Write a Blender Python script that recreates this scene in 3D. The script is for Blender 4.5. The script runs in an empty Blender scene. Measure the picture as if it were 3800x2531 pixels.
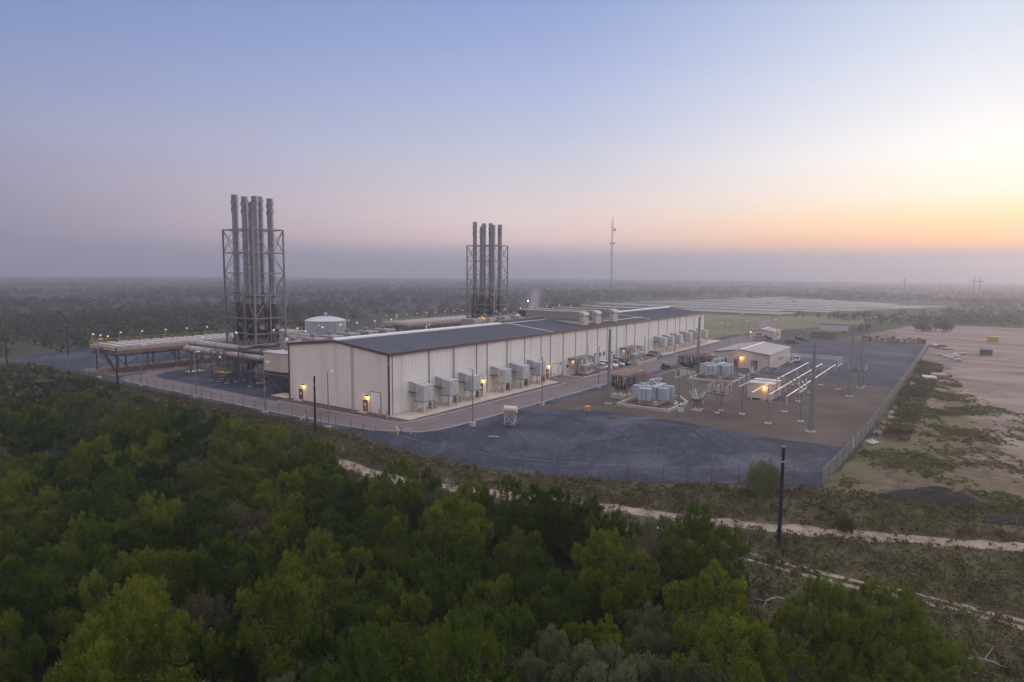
import bpy, math, random
import numpy as np
from mathutils import Vector, Matrix
random.seed(11)
rng = np.random.default_rng(7)
S = bpy.context.scene
COL = S.collection
R = math.radians

# ------------------------------------------------------------------ helpers
class MB:
    def __init__(s):
        s.v = []; s.f = []
    def add(s, vs, fs):
        b = len(s.v); s.v += [tuple(p) for p in vs]
        s.f += [tuple(b + i for i in q) for q in fs]
        return s
    def box(s, x0, x1, y0, y1, z0, z1):
        return s.add([(x0,y0,z0),(x1,y0,z0),(x1,y1,z0),(x0,y1,z0),(x0,y0,z1),(x1,y0,z1),(x1,y1,z1),(x0,y1,z1)],
                     [(0,3,2,1),(4,5,6,7),(0,1,5,4),(1,2,6,5),(2,3,7,6),(3,0,4,7)])
    def bbox(s, x0, x1, y0, y1, z0, z1, b=.05):
        # box with chamfered vertical and top edges
        P = lambda i, z: [(x0+i+b,y0+i,z),(x1-i-b,y0+i,z),(x1-i,y0+i+b,z),(x1-i,y1-i-b,z),(x1-i-b,y1-i,z),(x0+i+b,y1-i,z),(x0+i,y1-i-b,z),(x0+i,y0+i+b,z)]
        vs = P(0, z0) + P(0, z1-b) + P(b, z1)
        fs = [tuple(range(7,-1,-1)), tuple(range(16,24))]
        for k in (0, 8):
            for i in range(8):
                j = (i+1) % 8; fs.append((k+i, k+j, k+8+j, k+8+i))
        return s.add(vs, fs)
    def bar(s, p, q, w, h=None):
        # rectangular bar between two points
        h = h or w
        p = Vector(p); q = Vector(q); d = (q-p).normalized()
        u = Vector((0,0,1)) if abs(d.z) < .95 else Vector((1,0,0))
        a = d.cross(u).normalized()*w/2; b = d.cross(a).normalized()*h/2
        vs = [p-a-b,p+a-b,p+a+b,p-a+b,q-a-b,q+a-b,q+a+b,q-a+b]
        return s.add(vs, [(0,3,2,1),(4,5,6,7),(0,1,5,4),(1,2,6,5),(2,3,7,6),(3,0,4,7)])
    def cyl(s, p, q, r0, r1=None, n=12, caps=True):
        return s.tube([p, q], [r0, r0 if r1 is None else r1], n, caps)
    def tube(s, pts, rad, n=8, caps=True):
        pts = [Vector(p) for p in pts]
        if not hasattr(rad, '__len__'): rad = [rad]*len(pts)
        b = len(s.v); a = None
        for i, p in enumerate(pts):
            d = (pts[min(i+1, len(pts)-1)] - pts[max(i-1, 0)])
            if d.length < 1e-6: d = Vector((0,0,1))
            d.normalize()
            if a is None:
                u = Vector((0,0,1)) if abs(d.z) < .95 else Vector((1,0,0)); a = d.cross(u).normalized()
            else:
                a = (a - d*a.dot(d)).normalized()
            c = d.cross(a)
            for k in range(n):
                t = 2*math.pi*k/n
                s.v.append(tuple(p + (a*math.cos(t)+c*math.sin(t))*rad[i]))
        for i in range(len(pts)-1):
            for k in range(n):
                m = (k+1) % n
                s.f.append((b+i*n+k, b+i*n+m, b+(i+1)*n+m, b+(i+1)*n+k))
        if caps:
            s.f.append(tuple(b+k for k in range(n-1,-1,-1))); s.f.append(tuple(b+(len(pts)-1)*n+k for k in range(n)))
        return s
    def lathe(s, prof, c=(0,0,0), n=16):
        return s.tube([(c[0],c[1],c[2]+z) for r, z in prof], [max(r, .001) for r, z in prof], n)
    def prism(s, pts, z0, z1):
        n = len(pts)
        return s.add([(x,y,z0) for x,y in pts]+[(x,y,z1) for x,y in pts],
              [tuple(range(n-1,-1,-1)), tuple(range(n,2*n))]+[(i,(i+1)%n,n+(i+1)%n,n+i) for i in range(n)])
    def xprism(s, prof, x0, x1):
        # profile in (y,z) swept along x
        n = len(prof)
        return s.add([(x0,y,z) for y,z in prof]+[(x1,y,z) for y,z in prof],
              [tuple(range(n)), tuple(range(2*n-1,n-1,-1))]+[(i,n+i,n+(i+1)%n,(i+1)%n) for i in range(n)])
    def poly(s, pts, z=0):
        return s.add([(p[0],p[1],p[2] if len(p)>2 else z) for p in pts], [tuple(range(len(pts)))])
    def build(s, name, m, parent=None, smooth=False, off=None):
        me = bpy.data.meshes.new(name)
        vs = s.v if off is None else [(x-off[0],y-off[1],z-off[2]) for x,y,z in s.v]
        me.from_pydata(vs, [], s.f); me.materials.append(m)
        if smooth:
            me.polygons.foreach_set('use_smooth', [True]*len(me.polygons))
            try: me.set_sharp_from_angle(angle=R(40))
            except Exception: pass
        o = bpy.data.objects.new(name, me); COL.objects.link(o)
        if parent is not None: o.parent = parent
        return o

def mesh_quads(name, V, m):
    # V: (n,4,3) numpy quads -> one mesh
    n = len(V); me = bpy.data.meshes.new(name)
    me.vertices.add(4*n); me.loops.add(4*n); me.polygons.add(n)
    me.vertices.foreach_set('co', V.astype(np.float32).ravel())
    me.loops.foreach_set('vertex_index', np.arange(4*n, dtype=np.int32))
    me.polygons.foreach_set('loop_start', np.arange(0, 4*n, 4, dtype=np.int32))
    me.materials.append(m); me.update(calc_edges=True)
    return me

def tag(o, label=None, cat=None, group=None, kind=None):
    if label: o['label'] = label
    if cat: o['category'] = cat
    if group: o['group'] = group
    if kind: o['kind'] = kind
    return o
def thing(name, label, cat, loc=(0,0,0), rz=0, group=None):
    o = bpy.data.objects.new(name, None); COL.objects.link(o); o.empty_display_size = .1
    o.location = loc; o.rotation_euler = (0,0,rz)
    return tag(o, label, cat, group)
KIDS = {}
def dup(root, loc, rz=None, label=None, group=None, scale=None):
    def cp(o, par):
        c = o.copy(); COL.objects.link(c)
        if par is not None: c.parent = par
        for ch in list(o.children): cp(ch, c)
        return c
    r = cp(root, None); r.location = loc
    if rz is not None: r.rotation_euler = (0,0,rz)
    if scale is not None: r.scale = scale
    if label: r['label'] = label
    if group: r['group'] = group
    return r

# ------------------------------------------------------------------ materials
def newmat(name):
    m = bpy.data.materials.new(name); m.use_nodes = True
    nt = m.node_tree; b = nt.nodes['Principled BSDF']
    return m, nt, b
def N(nt, t, **kw):
    n = nt.nodes.new(t)
    for k, v in kw.items(): setattr(n, k, v)
    return n
def ramp(nt, fac, stops, interp='LINEAR'):
    r = N(nt, 'ShaderNodeValToRGB'); e = r.color_ramp; e.interpolation = interp
    while len(e.elements) > 1: e.elements.remove(e.elements[-1])
    for i, (p, c) in enumerate(stops):
        el = e.elements[0] if i == 0 else e.elements.new(p)
        el.position = p; el.color = (c[0], c[1], c[2], 1) if hasattr(c, '__len__') else (c, c, c, 1)
    nt.links.new(fac, r.inputs[0]); return r.outputs[0]
def noise(nt, scale, detail=4, vec=None, rough=.55, dist=0, stretch=None, coord='Object'):
    tc = N(nt, 'ShaderNodeTexCoord'); v = tc.outputs[coord]
    if vec is not None: v = vec
    if stretch:
        mp = N(nt, 'ShaderNodeMapping'); mp.inputs['Scale'].default_value = stretch
        nt.links.new(v, mp.inputs[0]); v = mp.outputs[0]
    n = N(nt, 'ShaderNodeTexNoise'); n.inputs['Scale'].default_value = scale
    n.inputs['Detail'].default_value = detail; n.inputs['Roughness'].default_value = rough; n.inputs['Distortion'].default_value = dist
    nt.links.new(v, n.inputs['Vector']); return n.outputs['Fac']
def mixc(nt, fac, a, b, mode='MIX'):
    m = N(nt, 'ShaderNodeMix'); m.data_type = 'RGBA'; m.blend_type = mode
    for sock, val in ((m.inputs[0], fac), (m.inputs[6], a), (m.inputs[7], b)):
        if isinstance(val, (int, float)): sock.default_value = val
        elif isinstance(val, tuple): sock.default_value = (val[0], val[1], val[2], 1)
        else: nt.links.new(val, sock)
    return m.outputs[2]
def math_(nt, op, a, b=None, clamp=False):
    m = N(nt, 'ShaderNodeMath', operation=op); m.use_clamp = clamp
    for i, val in enumerate((a, b)):
        if val is None: continue
        if isinstance(val, (int, float)): m.inputs[i].default_value = val
        else: nt.links.new(val, m.inputs[i])
    return m.outputs[0]
def bump(nt, b, h, strength=.3, dist=.05):
    n = N(nt, 'ShaderNodeBump'); n.inputs['Strength'].default_value = strength; n.inputs['Distance'].default_value = dist
    nt.links.new(h, n.inputs['Height']); nt.links.new(n.outputs[0], b.inputs['Normal'])
def mat(name, col, rough=.6, metal=0., var=.18, scale=.6, stretch=None, bmp=0, spec=.4, dirt=None):
    m, nt, b = newmat(name)
    c = tuple(col)
    f = noise(nt, scale, 5, stretch=stretch)
    out = mixc(nt, f, tuple(x*(1-var) for x in c), tuple(min(1, x*(1+var)) for x in c))
    if dirt:
        f2 = ramp(nt, noise(nt, dirt[1], 6, stretch=dirt[2] if len(dirt) > 2 else None), [(.5, 0), (.72, 1)])
        out = mixc(nt, f2, out, dirt[0])
    nt.links.new(out, b.inputs['Base Color'])
    b.inputs['Roughness'].default_value = rough; b.inputs['Metallic'].default_value = metal
    b.inputs['Specular IOR Level'].default_value = spec
    if bmp: bump(nt, b, noise(nt, 12, 4), bmp, .02)
    return m
def emis(name, col, strength):
    m, nt, b = newmat(name)
    f = noise(nt, 3, 2)
    out = mixc(nt, f, tuple(x*.9 for x in col), col)
    nt.links.new(out, b.inputs['Emission Color']); b.inputs['Emission Strength'].default_value = strength
    b.inputs['Base Color'].default_value = (*col, 1)
    return m

M = {}
M['wall'] = mat('wall_panel', (.77,.74,.69), .55, var=.05, scale=.35, stretch=(1,1,.25), dirt=((.66,.62,.56), .5, (1,1,.06)))
M['gable'] = mat('gable_panel', (.68,.65,.61), .6, var=.05, scale=.3, dirt=((.57,.535,.50), .35, (1,1,.1)))
M['roof'] = mat('roof_blue', (.050,.054,.074), .6, spec=.2, var=.12, scale=.25, stretch=(1,.12,1), dirt=((.075,.08,.10), .5, (1,.05,1)))
M['trim'] = mat('maroon_trim', (.085,.03,.03), .5, var=.15)
M['joint'] = mat('joint_grey', (.21,.195,.19), .5)
M['ridge'] = mat('ridge_white', (.80,.80,.80), .35, var=.08, scale=1)
M['steel'] = mat('galvanised', (.19,.195,.21), .55, .3, var=.15, scale=1.5)
M['steel_dark'] = mat('dark_steel', (.10,.10,.115), .6, .2, var=.2, scale=1.2)
M['pole'] = mat('pole_steel', (.23,.24,.26), .5, .5, var=.12, scale=.8)
M['wood'] = mat('tarred_wood', (.012,.011,.012), .8, var=.4, scale=2, stretch=(1,1,.1))
M['conc'] = mat('concrete', (.40,.36,.33), .9, var=.12, scale=.8, dirt=((.30,.26,.23), .7), bmp=.1)
M['apron'] = mat('apron_concrete', (.44,.37,.315), .9, var=.10, scale=.4, dirt=((.34,.28,.235), .5), bmp=.1)
M['beige'] = mat('beige_panel', (.47,.43,.39), .6, var=.05, scale=.5, dirt=((.40,.36,.32), .8, (1,1,.1)))
M['roof_tan'] = mat('tan_roof', (.36,.325,.31), .55, var=.08, scale=.4)
M['red_door'] = mat('red_door', (.155,.045,.036), .5, var=.15)
M['white'] = mat('white_paint', (.60,.60,.60), .4, var=.06)
M['offwhite'] = mat('roller_door', (.66,.65,.67), .5, var=.04, stretch=(1,1,8), scale=1)
M['glass'] = mat('dark_glass', (.02,.022,.026), .08, var=.2, spec=.8)
M['boxgrey'] = mat('filter_grey', (.40,.42,.45), .5, var=.08, scale=1, dirt=((.27,.23,.20), 1.2, (1,1,.3)))
M['boxrust'] = mat('filter_base', (.25,.19,.15), .7, var=.25, scale=2)
M['legcream'] = mat('cream_leg', (.55,.51,.46), .6, var=.15, scale=2, dirt=((.33,.22,.15), 1.5))
M['acgrey'] = mat('condenser_grey', (.20,.205,.215), .6, var=.15, scale=2, stretch=(1,1,8))
M['yellow'] = mat('safety_yellow', (.42,.27,.05), .5, var=.15, scale=2)
M['yellowrail'] = mat('yellow_rail', (.42,.31,.09), .55, var=.2, scale=1)
M['black'] = mat('black', (.02,.02,.022), .6, var=.2)
M['flue'] = mat('flue_metal', (.235,.24,.275), .45, .3, var=.10, scale=.5, dirt=((.19,.185,.205), .4, (1,1,.15)))
M['fluedark'] = mat('flue_base', (.045,.035,.035), .7, var=.3, scale=.6, dirt=((.09,.045,.03), .8))
M['duct'] = mat('duct_grey', (.30,.29,.30), .5, .3, var=.12, scale=.6, dirt=((.30,.20,.15), .5))
M['silver'] = mat('silver_roof', (.42,.42,.46), .45, .1, var=.06)
M['tank'] = mat('tank_paint', (.34,.35,.38), .5, var=.05, scale=.4, stretch=(1,1,.1))
M['rad_deck'] = mat('radiator_deck', (.33,.285,.25), .6, var=.18, scale=.5)
M['fan'] = mat('fan_ring', (.37,.35,.335), .5, var=.1)
M['fanblade'] = mat('fan_shade', (.16,.145,.14), .7, var=.3)
M['rustpipe'] = mat('rust_pipe', (.20,.105,.075), .7, var=.25, scale=1)
M['trans'] = mat('transformer_blue', (.33,.385,.45), .45, var=.08, scale=1)
M['transdark'] = mat('radiator_fin', (.20,.23,.265), .5, var=.1, scale=1, stretch=(8,8,1))
M['porc'] = mat('porcelain', (.42,.42,.45), .3, var=.08)
M['alu'] = mat('aluminium_bus', (.70,.70,.72), .42, .6, var=.05)
M['skylit'] = mat('skylit_bar', (.52,.36,.28), .35, .9, var=.12)  # orange sky reflection put into the base colour of the bars
M['cable'] = mat('black_cable', (.03,.028,.03), .5, var=.2)
M['hvac'] = mat('hvac_tan', (.235,.205,.195), .6, var=.08, scale=.8)
M['hvacl'] = mat('hvac_cream', (.40,.365,.335), .6, var=.06, scale=.8)
M['rubber'] = mat('tyre', (.018,.018,.018), .85, var=.3)
M['rim'] = mat('rim', (.45,.45,.46), .35, .7)
M['orange'] = mat('crate_wood', (.40,.22,.12), .8, var=.2, scale=3)
M['brown'] = mat('brown_box', (.15,.105,.085), .8, var=.25, scale=1)
M['pinkcrate'] = mat('pallet_wood', (.30,.24,.20), .85, var=.3, scale=1)
M['dumpblue'] = mat('dumpster_dark', (.045,.065,.08), .6, var=.2)
M['trailer'] = mat('trailer_white', (.42,.42,.44), .5, var=.08)
M['spoolcream'] = mat('tank_cream', (.52,.42,.34), .5, var=.12, scale=1.5)
M['lampglow'] = emis('lamp_glow', (1,.55,.10), 7)
M['lampwarm'] = emis('lamp_warm', (1,.66,.28), 2.2)
M['lampwhite'] = emis('lamp_white', (1,.98,.90), 7)
M['signblue'] = mat('sign_blue', (.03,.06,.30), .5)
M['panel'] = mat('solar_glass', (.30,.31,.36), .10, .25, var=.2, scale=.05, spec=.9)
M['bark'] = mat('bark', (.055,.045,.04), .9, var=.3, scale=3)
M['deadwood'] = mat('bleached_wood', (.17,.16,.15), .85, var=.2, scale=3)
M['heap'] = mat('mulch_heap', (.018,.014,.014), .95, var=.4, scale=3, bmp=.5)
CARP = {}
def paint(name, c): 
    m = mat(name, c, .25, .1, var=.04, scale=.5, spec=.6); CARP[name] = m; return m

def fence_mat(name, cover):
    m, nt, b = newmat(name)
    b.inputs['Base Color'].default_value = (.22,.22,.24,1); b.inputs['Metallic'].default_value = .5; b.inputs['Roughness'].default_value = .5
    tc = N(nt, 'ShaderNodeTexCoord'); sp = N(nt, 'ShaderNodeSeparateXYZ'); nt.links.new(tc.outputs['Object'], sp.inputs[0])
    h = math_(nt, 'ADD', sp.outputs[0], sp.outputs[1])
    a = math_(nt, 'ADD', h, sp.outputs[2]); c = math_(nt, 'SUBTRACT', h, sp.outputs[2])
    def wires(v):
        w = math_(nt, 'FRACT', math_(nt, 'MULTIPLY', v, 12.0)); return math_(nt, 'LESS_THAN', w, cover)
    f = math_(nt, 'MAXIMUM', wires(a), wires(c))
    tr = N(nt, 'ShaderNodeBsdfTransparent'); mx = N(nt, 'ShaderNodeMixShader')
    nt.links.new(f, mx.inputs[0]); nt.links.new(tr.outputs[0], mx.inputs[1]); nt.links.new(b.outputs[0], mx.inputs[2])
    nt.links.new(mx.outputs[0], nt.nodes['Material Output'].inputs[0])
    return m
M['chain'] = fence_mat('chain_link', .05)
M['slat'] = fence_mat('chain_link_slats', .42)

# ground materials (world position = object position, sheets sit at the origin)
def ground_mat(name, stops, scale, rough=.95, fine=8., fineamt=.35, b_=.5, second=None):
    m, nt, b = newmat(name)
    f = noise(nt, scale, 8, rough=.6, dist=.3)
    c = ramp(nt, f, stops)
    f2 = noise(nt, fine, 4, rough=.7)
    c = mixc(nt, fineamt, c, ramp(nt, f2, [(.34,.2),(.66,1.85)]), 'MULTIPLY')
    if second:
        f3 = ramp(nt, noise(nt, second[0], 6, dist=.5), [(second[1], 0), (second[1]+.12, 1)])
        c = mixc(nt, f3, c, second[2])
    nt.links.new(c, b.inputs['Base Color']); b.inputs['Roughness'].default_value = rough
    b.inputs['Specular IOR Level'].default_value = .15
    bump(nt, b, f2, b_, .1)
    return m
M['ground'] = ground_mat('scrub_ground', [(.30,(.022,.026,.014)),(.45,(.032,.036,.019)),(.58,(.045,.044,.027)),(.75,(.075,.066,.048))], .05, fine=1.5, second=(.012,.64,(.15,.125,.105)))
M['verge'] = ground_mat('weedy_verge', [(.28,(.020,.017,.012)),(.40,(.048,.038,.024)),(.50,(.060,.056,.026)),(.60,(.080,.066,.042)),(.74,(.14,.115,.095))], .22, fine=2.5, fineamt=.6)
M['track'] = ground_mat('dirt_track', [(.3,(.15,.116,.095)),(.5,(.235,.187,.158)),(.72,(.31,.255,.222))], .6, fine=5, fineamt=.2)
M['field'] = ground_mat('grass_field', [(.3,(.07,.085,.04)),(.5,(.11,.115,.06)),(.7,(.16,.135,.09))], .04, fine=.8, fineamt=.25)
def gravel():
    m, nt, b = newmat('blue_gravel')
    tc = N(nt, 'ShaderNodeTexCoord')
    f = noise(nt, .12, 6, dist=.6); c = ramp(nt, f, [(.3,(.026,.032,.055)),(.55,(.044,.052,.083)),(.75,(.068,.077,.112))])
    # tyre tracks: streaks along arcs round a few turning centres, broken up by noise
    for cx, cy, fr, ms, dark in ((9,-31,1.0,.09,.66), (-2,-66,.7,.06,.62), (22,-84,.6,.05,.62), (-14,-14,.9,.08,.6)):
        sp = N(nt, 'ShaderNodeSeparateXYZ'); nt.links.new(tc.outputs['Object'], sp.inputs[0])
        dx = math_(nt, 'SUBTRACT', sp.outputs[0], cx); dy = math_(nt, 'SUBTRACT', sp.outputs[1], cy)
        rr_ = math_(nt, 'SQRT', math_(nt, 'ADD', math_(nt, 'MULTIPLY', dx, dx), math_(nt, 'MULTIPLY', dy, dy)))
        an = math_(nt, 'ARCTAN2', dy, dx)
        cb = N(nt, 'ShaderNodeCombineXYZ'); nt.links.new(math_(nt, 'MULTIPLY', rr_, fr), cb.inputs[0]); nt.links.new(math_(nt, 'MULTIPLY', an, .9), cb.inputs[1])
        st_ = ramp(nt, noise(nt, 1.0, 5, vec=cb.outputs[0], rough=.62, dist=.25), [(.45,0),(.60,1)])
        msk = ramp(nt, noise(nt, ms, 3, dist=.8), [(.36,0),(.47,1)])
        k = math_(nt, 'MULTIPLY', math_(nt, 'MULTIPLY', st_, msk), dark)
        c = mixc(nt, k, c, (.013,.016,.026))
    pale = ramp(nt, noise(nt, .07, 6, dist=.6), [(.48,0),(.70,.75)])
    c = mixc(nt, pale, c, (.088,.097,.135))
    f2 = noise(nt, 2.2, 6, rough=.8); c = mixc(nt, .85, c, ramp(nt, f2, [(.36,.25),(.64,1.8)]), 'MULTIPLY')
    nt.links.new(c, b.inputs['Base Color']); b.inputs['Roughness'].default_value = .85; b.inputs['Specular IOR Level'].default_value = .2
    bump(nt, b, f2, .6, .08); return m
M['gravel'] = gravel()
M['road'] = ground_mat('pale_road', [(.3,(.115,.096,.102)),(.5,(.14,.119,.123)),(.7,(.168,.143,.146))], .15, fine=2, fineamt=.12, b_=.15, second=(.25,.62,(.108,.093,.098)))
M['redroad'] = ground_mat('reddish_floor', [(.3,(.15,.105,.09)),(.6,(.20,.14,.12))], .2, fine=2, fineamt=.15, b_=.15)
M['soil'] = ground_mat('brown_soil', [(.3,(.056,.043,.037)),(.5,(.078,.062,.053)),(.7,(.102,.083,.073))], .10, fine=2.5, fineamt=.45, second=(.06,.60,(.095,.078,.070)))
M['shaded_litter'] = ground_mat('forest_floor_shade', [(.3,(.007,.007,.004)),(.6,(.014,.013,.008)),(.8,(.024,.02,.014))], .5, fine=4)  # leaf litter with the shade under the crowns put into its colour
M['stone'] = ground_mat('dark_stone_strip', [(.3,(.055,.05,.055)),(.5,(.085,.08,.085)),(.7,(.12,.11,.115))], .8, fine=6)
def lot():
    m, nt, b = newmat('dirt_lot')
    tc = N(nt, 'ShaderNodeTexCoord'); sp = N(nt, 'ShaderNodeSeparateXYZ'); nt.links.new(tc.outputs['Object'], sp.inputs[0])
    bare = ramp(nt, noise(nt, .05, 9, rough=.66, dist=.8, stretch=(1.6,.6,1)), [(.30,(.085,.064,.053)),(.42,(.155,.121,.105)),(.56,(.225,.180,.161)),(.75,(.27,.222,.20))])
    grass = ramp(nt, noise(nt, .30, 9, rough=.68, dist=.6), [(.30,(.050,.045,.022)),(.42,(.085,.095,.030)),(.52,(.10,.08,.052)),(.62,(.105,.112,.045)),(.74,(.19,.155,.125))])
    brn = ramp(nt, noise(nt, .10, 6, rough=.65, dist=.7), [(.44,0),(.58,1)])
    grass = mixc(nt, brn, grass, ramp(nt, noise(nt, .5, 7, rough=.7), [(.32,(.045,.033,.022)),(.5,(.10,.076,.053)),(.68,(.16,.125,.095))]))
    # grass thins out with distance along the fence (it grows near the track end)
    g = math_(nt, 'DIVIDE', math_(nt, 'SUBTRACT', 90.0, sp.outputs[0]), 380.0)
    near = math_(nt, 'DIVIDE', math_(nt, 'ADD', sp.outputs[1], 84.0), 60.0)
    near = math_(nt, 'MAXIMUM', near, -.06)
    n1 = noise(nt, .085, 8, rough=.62, dist=.5, stretch=(1,1.25,1))
    t = math_(nt, 'ADD', math_(nt, 'ADD', n1, g), near)
    msk = ramp(nt, math_(nt, 'ADD', t, math_(nt, 'MULTIPLY', math_(nt, 'SUBTRACT', noise(nt, .55, 7, rough=.7), .5), .5)), [(.47,0),(.64,1)])
    c = mixc(nt, msk, bare, grass)
    f2 = noise(nt, 2.2, 5, rough=.75); c = mixc(nt, .35, c, mixc(nt, f2, (.3,.3,.3), (1.7,1.7,1.7)), 'MULTIPLY')
    nt.links.new(c, b.inputs['Base Color']); b.inputs['Roughness'].default_value = .95; b.inputs['Specular IOR Level'].default_value = .1
    bump(nt, b, f2, .5, .1); return m
M['lot'] = lot()

def leaf_mat(name, dark, mid, light, trans=.28):
    m, nt, b = newmat(name)
    f = noise(nt, .42, 4, rough=.65); oi = N(nt, 'ShaderNodeObjectInfo')
    t = math_(nt, 'ADD', math_(nt, 'MULTIPLY', f, .75), math_(nt, 'MULTIPLY', oi.outputs['Random'], .42))
    c = ramp(nt, t, [(.28, dark), (.52, mid), (.80, light)])
    nt.links.new(c, b.inputs['Base Color']); b.inputs['Roughness'].default_value = .65; b.inputs['Specular IOR Level'].default_value = .2
    tl = N(nt, 'ShaderNodeBsdfTranslucent'); nt.links.new(c, tl.inputs[0])
    mx = N(nt, 'ShaderNodeMixShader'); mx.inputs[0].default_value = trans
    nt.links.new(b.outputs[0], mx.inputs[1]); nt.links.new(tl.outputs[0], mx.inputs[2])
    nt.links.new(mx.outputs[0], nt.nodes['Material Output'].inputs[0]); return m
M['leaf'] = leaf_mat('mesquite_leaf', (.016,.036,.004), (.052,.090,.006), (.150,.176,.013))
M['leaf_lone'] = leaf_mat('lone_tree_leaf', (.018,.042,.005), (.048,.086,.008), (.110,.145,.014))
M['leaf2'] = leaf_mat('grey_green_leaf', (.060,.080,.038), (.095,.115,.055), (.14,.155,.08))
M['leafdry'] = leaf_mat('dry_twig', (.07,.062,.04), (.10,.09,.055), (.14,.12,.08))
M['leaffar'] = leaf_mat('far_brush_leaf', (.026,.036,.018), (.042,.052,.024), (.070,.072,.036))
def weed_mat(name, stops):
    m, nt, b = newmat(name)
    f = math_(nt, 'ADD', math_(nt, 'MULTIPLY', noise(nt, .22, 5, rough=.7), .65), math_(nt, 'MULTIPLY', noise(nt, 2.5, 2), .35))
    nt.links.new(ramp(nt, f, stops), b.inputs['Base Color']); b.inputs['Roughness'].default_value = .8; b.inputs['Specular IOR Level'].default_value = .1; return m
M['weed'] = weed_mat('weed_leaf', [(.30,(.022,.016,.012)),(.40,(.075,.048,.028)),(.47,(.066,.064,.026)),(.54,(.13,.11,.062)),(.60,(.09,.086,.032)),(.68,(.20,.17,.11))])
M['weedgreen'] = weed_mat('green_weed', [(.32,(.045,.052,.020)),(.44,(.085,.095,.030)),(.52,(.115,.13,.038)),(.62,(.15,.15,.065)),(.70,(.19,.18,.10))])
M['paloverde'] = leaf_mat('feathery_leaf', (.09,.115,.05), (.12,.145,.065), (.15,.17,.085), .3)
M['shrubleaf'] = leaf_mat('shrub_leaf', (.026,.044,.010), (.052,.076,.016), (.098,.112,.032))
# ------------------------------------------------------------------ setting
def sheet(name, pts, z, m, grid=None):
    o = MB().poly(pts, z).build(name, m); return tag(o, kind='structure')
def structure(name, o_, label=None):
    return tag(o_, label, kind='structure')
g = MB(); n = 40; L = 5200
for i in range(n):
    for j in range(n):
        x0 = -1200 + i*L/n; y0 = -2600 + j*L/n
        g.poly([(x0,y0),(x0+L/n,y0),(x0+L/n,y0+L/n),(x0,y0+L/n)], -.05)
tag(g.build('ground', M['ground']), kind='structure')
def wobble(pts, amp, step, seed):
    rr = random.Random(seed); out = []
    for i in range(len(pts)):
        a = Vector(pts[i]); b = Vector(pts[(i+1) % len(pts)]); n_ = max(1, int((b-a).length/step))
        for k in range(n_):
            p = a + (b-a)*(k/n_); out.append((p.x+rr.uniform(-amp, amp), p.y+rr.uniform(-amp, amp)))
    return out
def strip(name, path, w, z, m, seed=1, amp=.25):
    rr = random.Random(seed); mb = MB(); P = []
    # resample
    for a, b in zip(path[:-1], path[1:]):
        a = Vector(a); b = Vector(b); k = max(1, int((b-a).length/1.5))
        P += [a + (b-a)*(i/k) for i in range(k)]
    P.append(Vector(path[-1]))
    # smooth the corners
    for _ in range(6): P = [P[0]] + [(P[i-1]+P[i]*2+P[i+1])/4 for i in range(1, len(P)-1)] + [P[-1]]
    vs = []
    for i, p in enumerate(P):
        d = (P[min(i+1, len(P)-1)]-P[max(i-1, 0)]).normalized(); nrm = Vector((-d.y, d.x))
        vs += [(*(p+nrm*(w/2+rr.uniform(-amp, amp))), z), (*(p-nrm*(w/2+rr.uniform(-amp, amp))), z)]
    mb.add(vs, [(2*i, 2*i+1, 2*i+3, 2*i+2) for i in range(len(P)-1)])
    return tag(mb.build(name, m), kind='structure')
FENCE = [(-13.3,134),(-12.4,98),(-12.2,78),(-12,50),(-11.8,15),(-12,-4),(-13.6,-14),(-14.5,-21),(-14.6,-26),(-14.2,-33),(-13.2,-37.5),(-10.1,-45.6),(-6.4,-53.3),(-2.7,-58),(3.8,-69.1),(34,-70.3),(95,-71),(204,-71.5)]
yard = FENCE + [(204,-45),(203,-5),(166,0),(166,150),(-5,150)]
sheet('gravel_yard', yard, 0.0, M['gravel'])
sheet('weedy_verge', wobble([(-13.5,160),(-11.5,90),(-11.5,-4),(-14,-20),(-14,-34),(-3,-58),(4,-69.5),(30,-72),(12,-100),(-32,-100),(-32,-60),(-34,-30),(-33,20),(-44,24),(-34,80),(-30,160)], .8, 3, 3), -.035, M['verge'])
sheet('forest_floor_shade', wobble([(-50,30),(-43,22),(-37.5,10),(-33.5,-4),(-30,-12),(-31,-21),(-36.5,-33),(-34,-42),(-31,-50),(-31,-57),(-27.5,-63),(-30,-69),(-40,-74),(-62,-92),(-95,-90),(-95,-30),(-85,30),(-66,64)], .8, 2, 17), -.012, M['shaded_litter'])  # near-black sheet, painted for the deep shade between the trees
sheet('dirt_lot', wobble([(3.5,-69.6),(34,-70.8),(95,-71.4),(206,-72),(208,-62),(207,-44),(214,-42),(330,-62),(335,-150),(160,-150),(20,-150),(-2,-100)], .6, 3, 5), -.022, M['lot'])
sheet('grass_field', [(166.5,0),(198,0),(235,-10),(340,-45),(420,-60),(345,30),(350,165),(166.5,160)], -.03, M['field'])
sheet('bare_patch', wobble([(-24.8,52),(-22.6,50),(-22.8,36),(-24.6,35)], .5, 2, 19), -.016, M['track'])
strip('dirt_track', [(-24,-11),(-24,-17),(-24.6,-28),(-22.5,-36),(-19,-47.7),(-15,-62),(-12.6,-68.2),(-11.5,-71),(-4.3,-87.8),(2,-102)], 2.3, -.016, M['track'], 4, .45)
for k, dx in ((0, .75), (1, -.75)):
    strip('wheel_rut', [(-19-dx,-58),(-21.2-dx*.9,-65.2),(-21.6-dx*.8,-73.3),(-20.8-dx*.8,-83.4),(-21.2-dx*.8,-86.8),(-24-dx,-104)], .6, -.015, M['track'], 8+k, .16)
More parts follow.
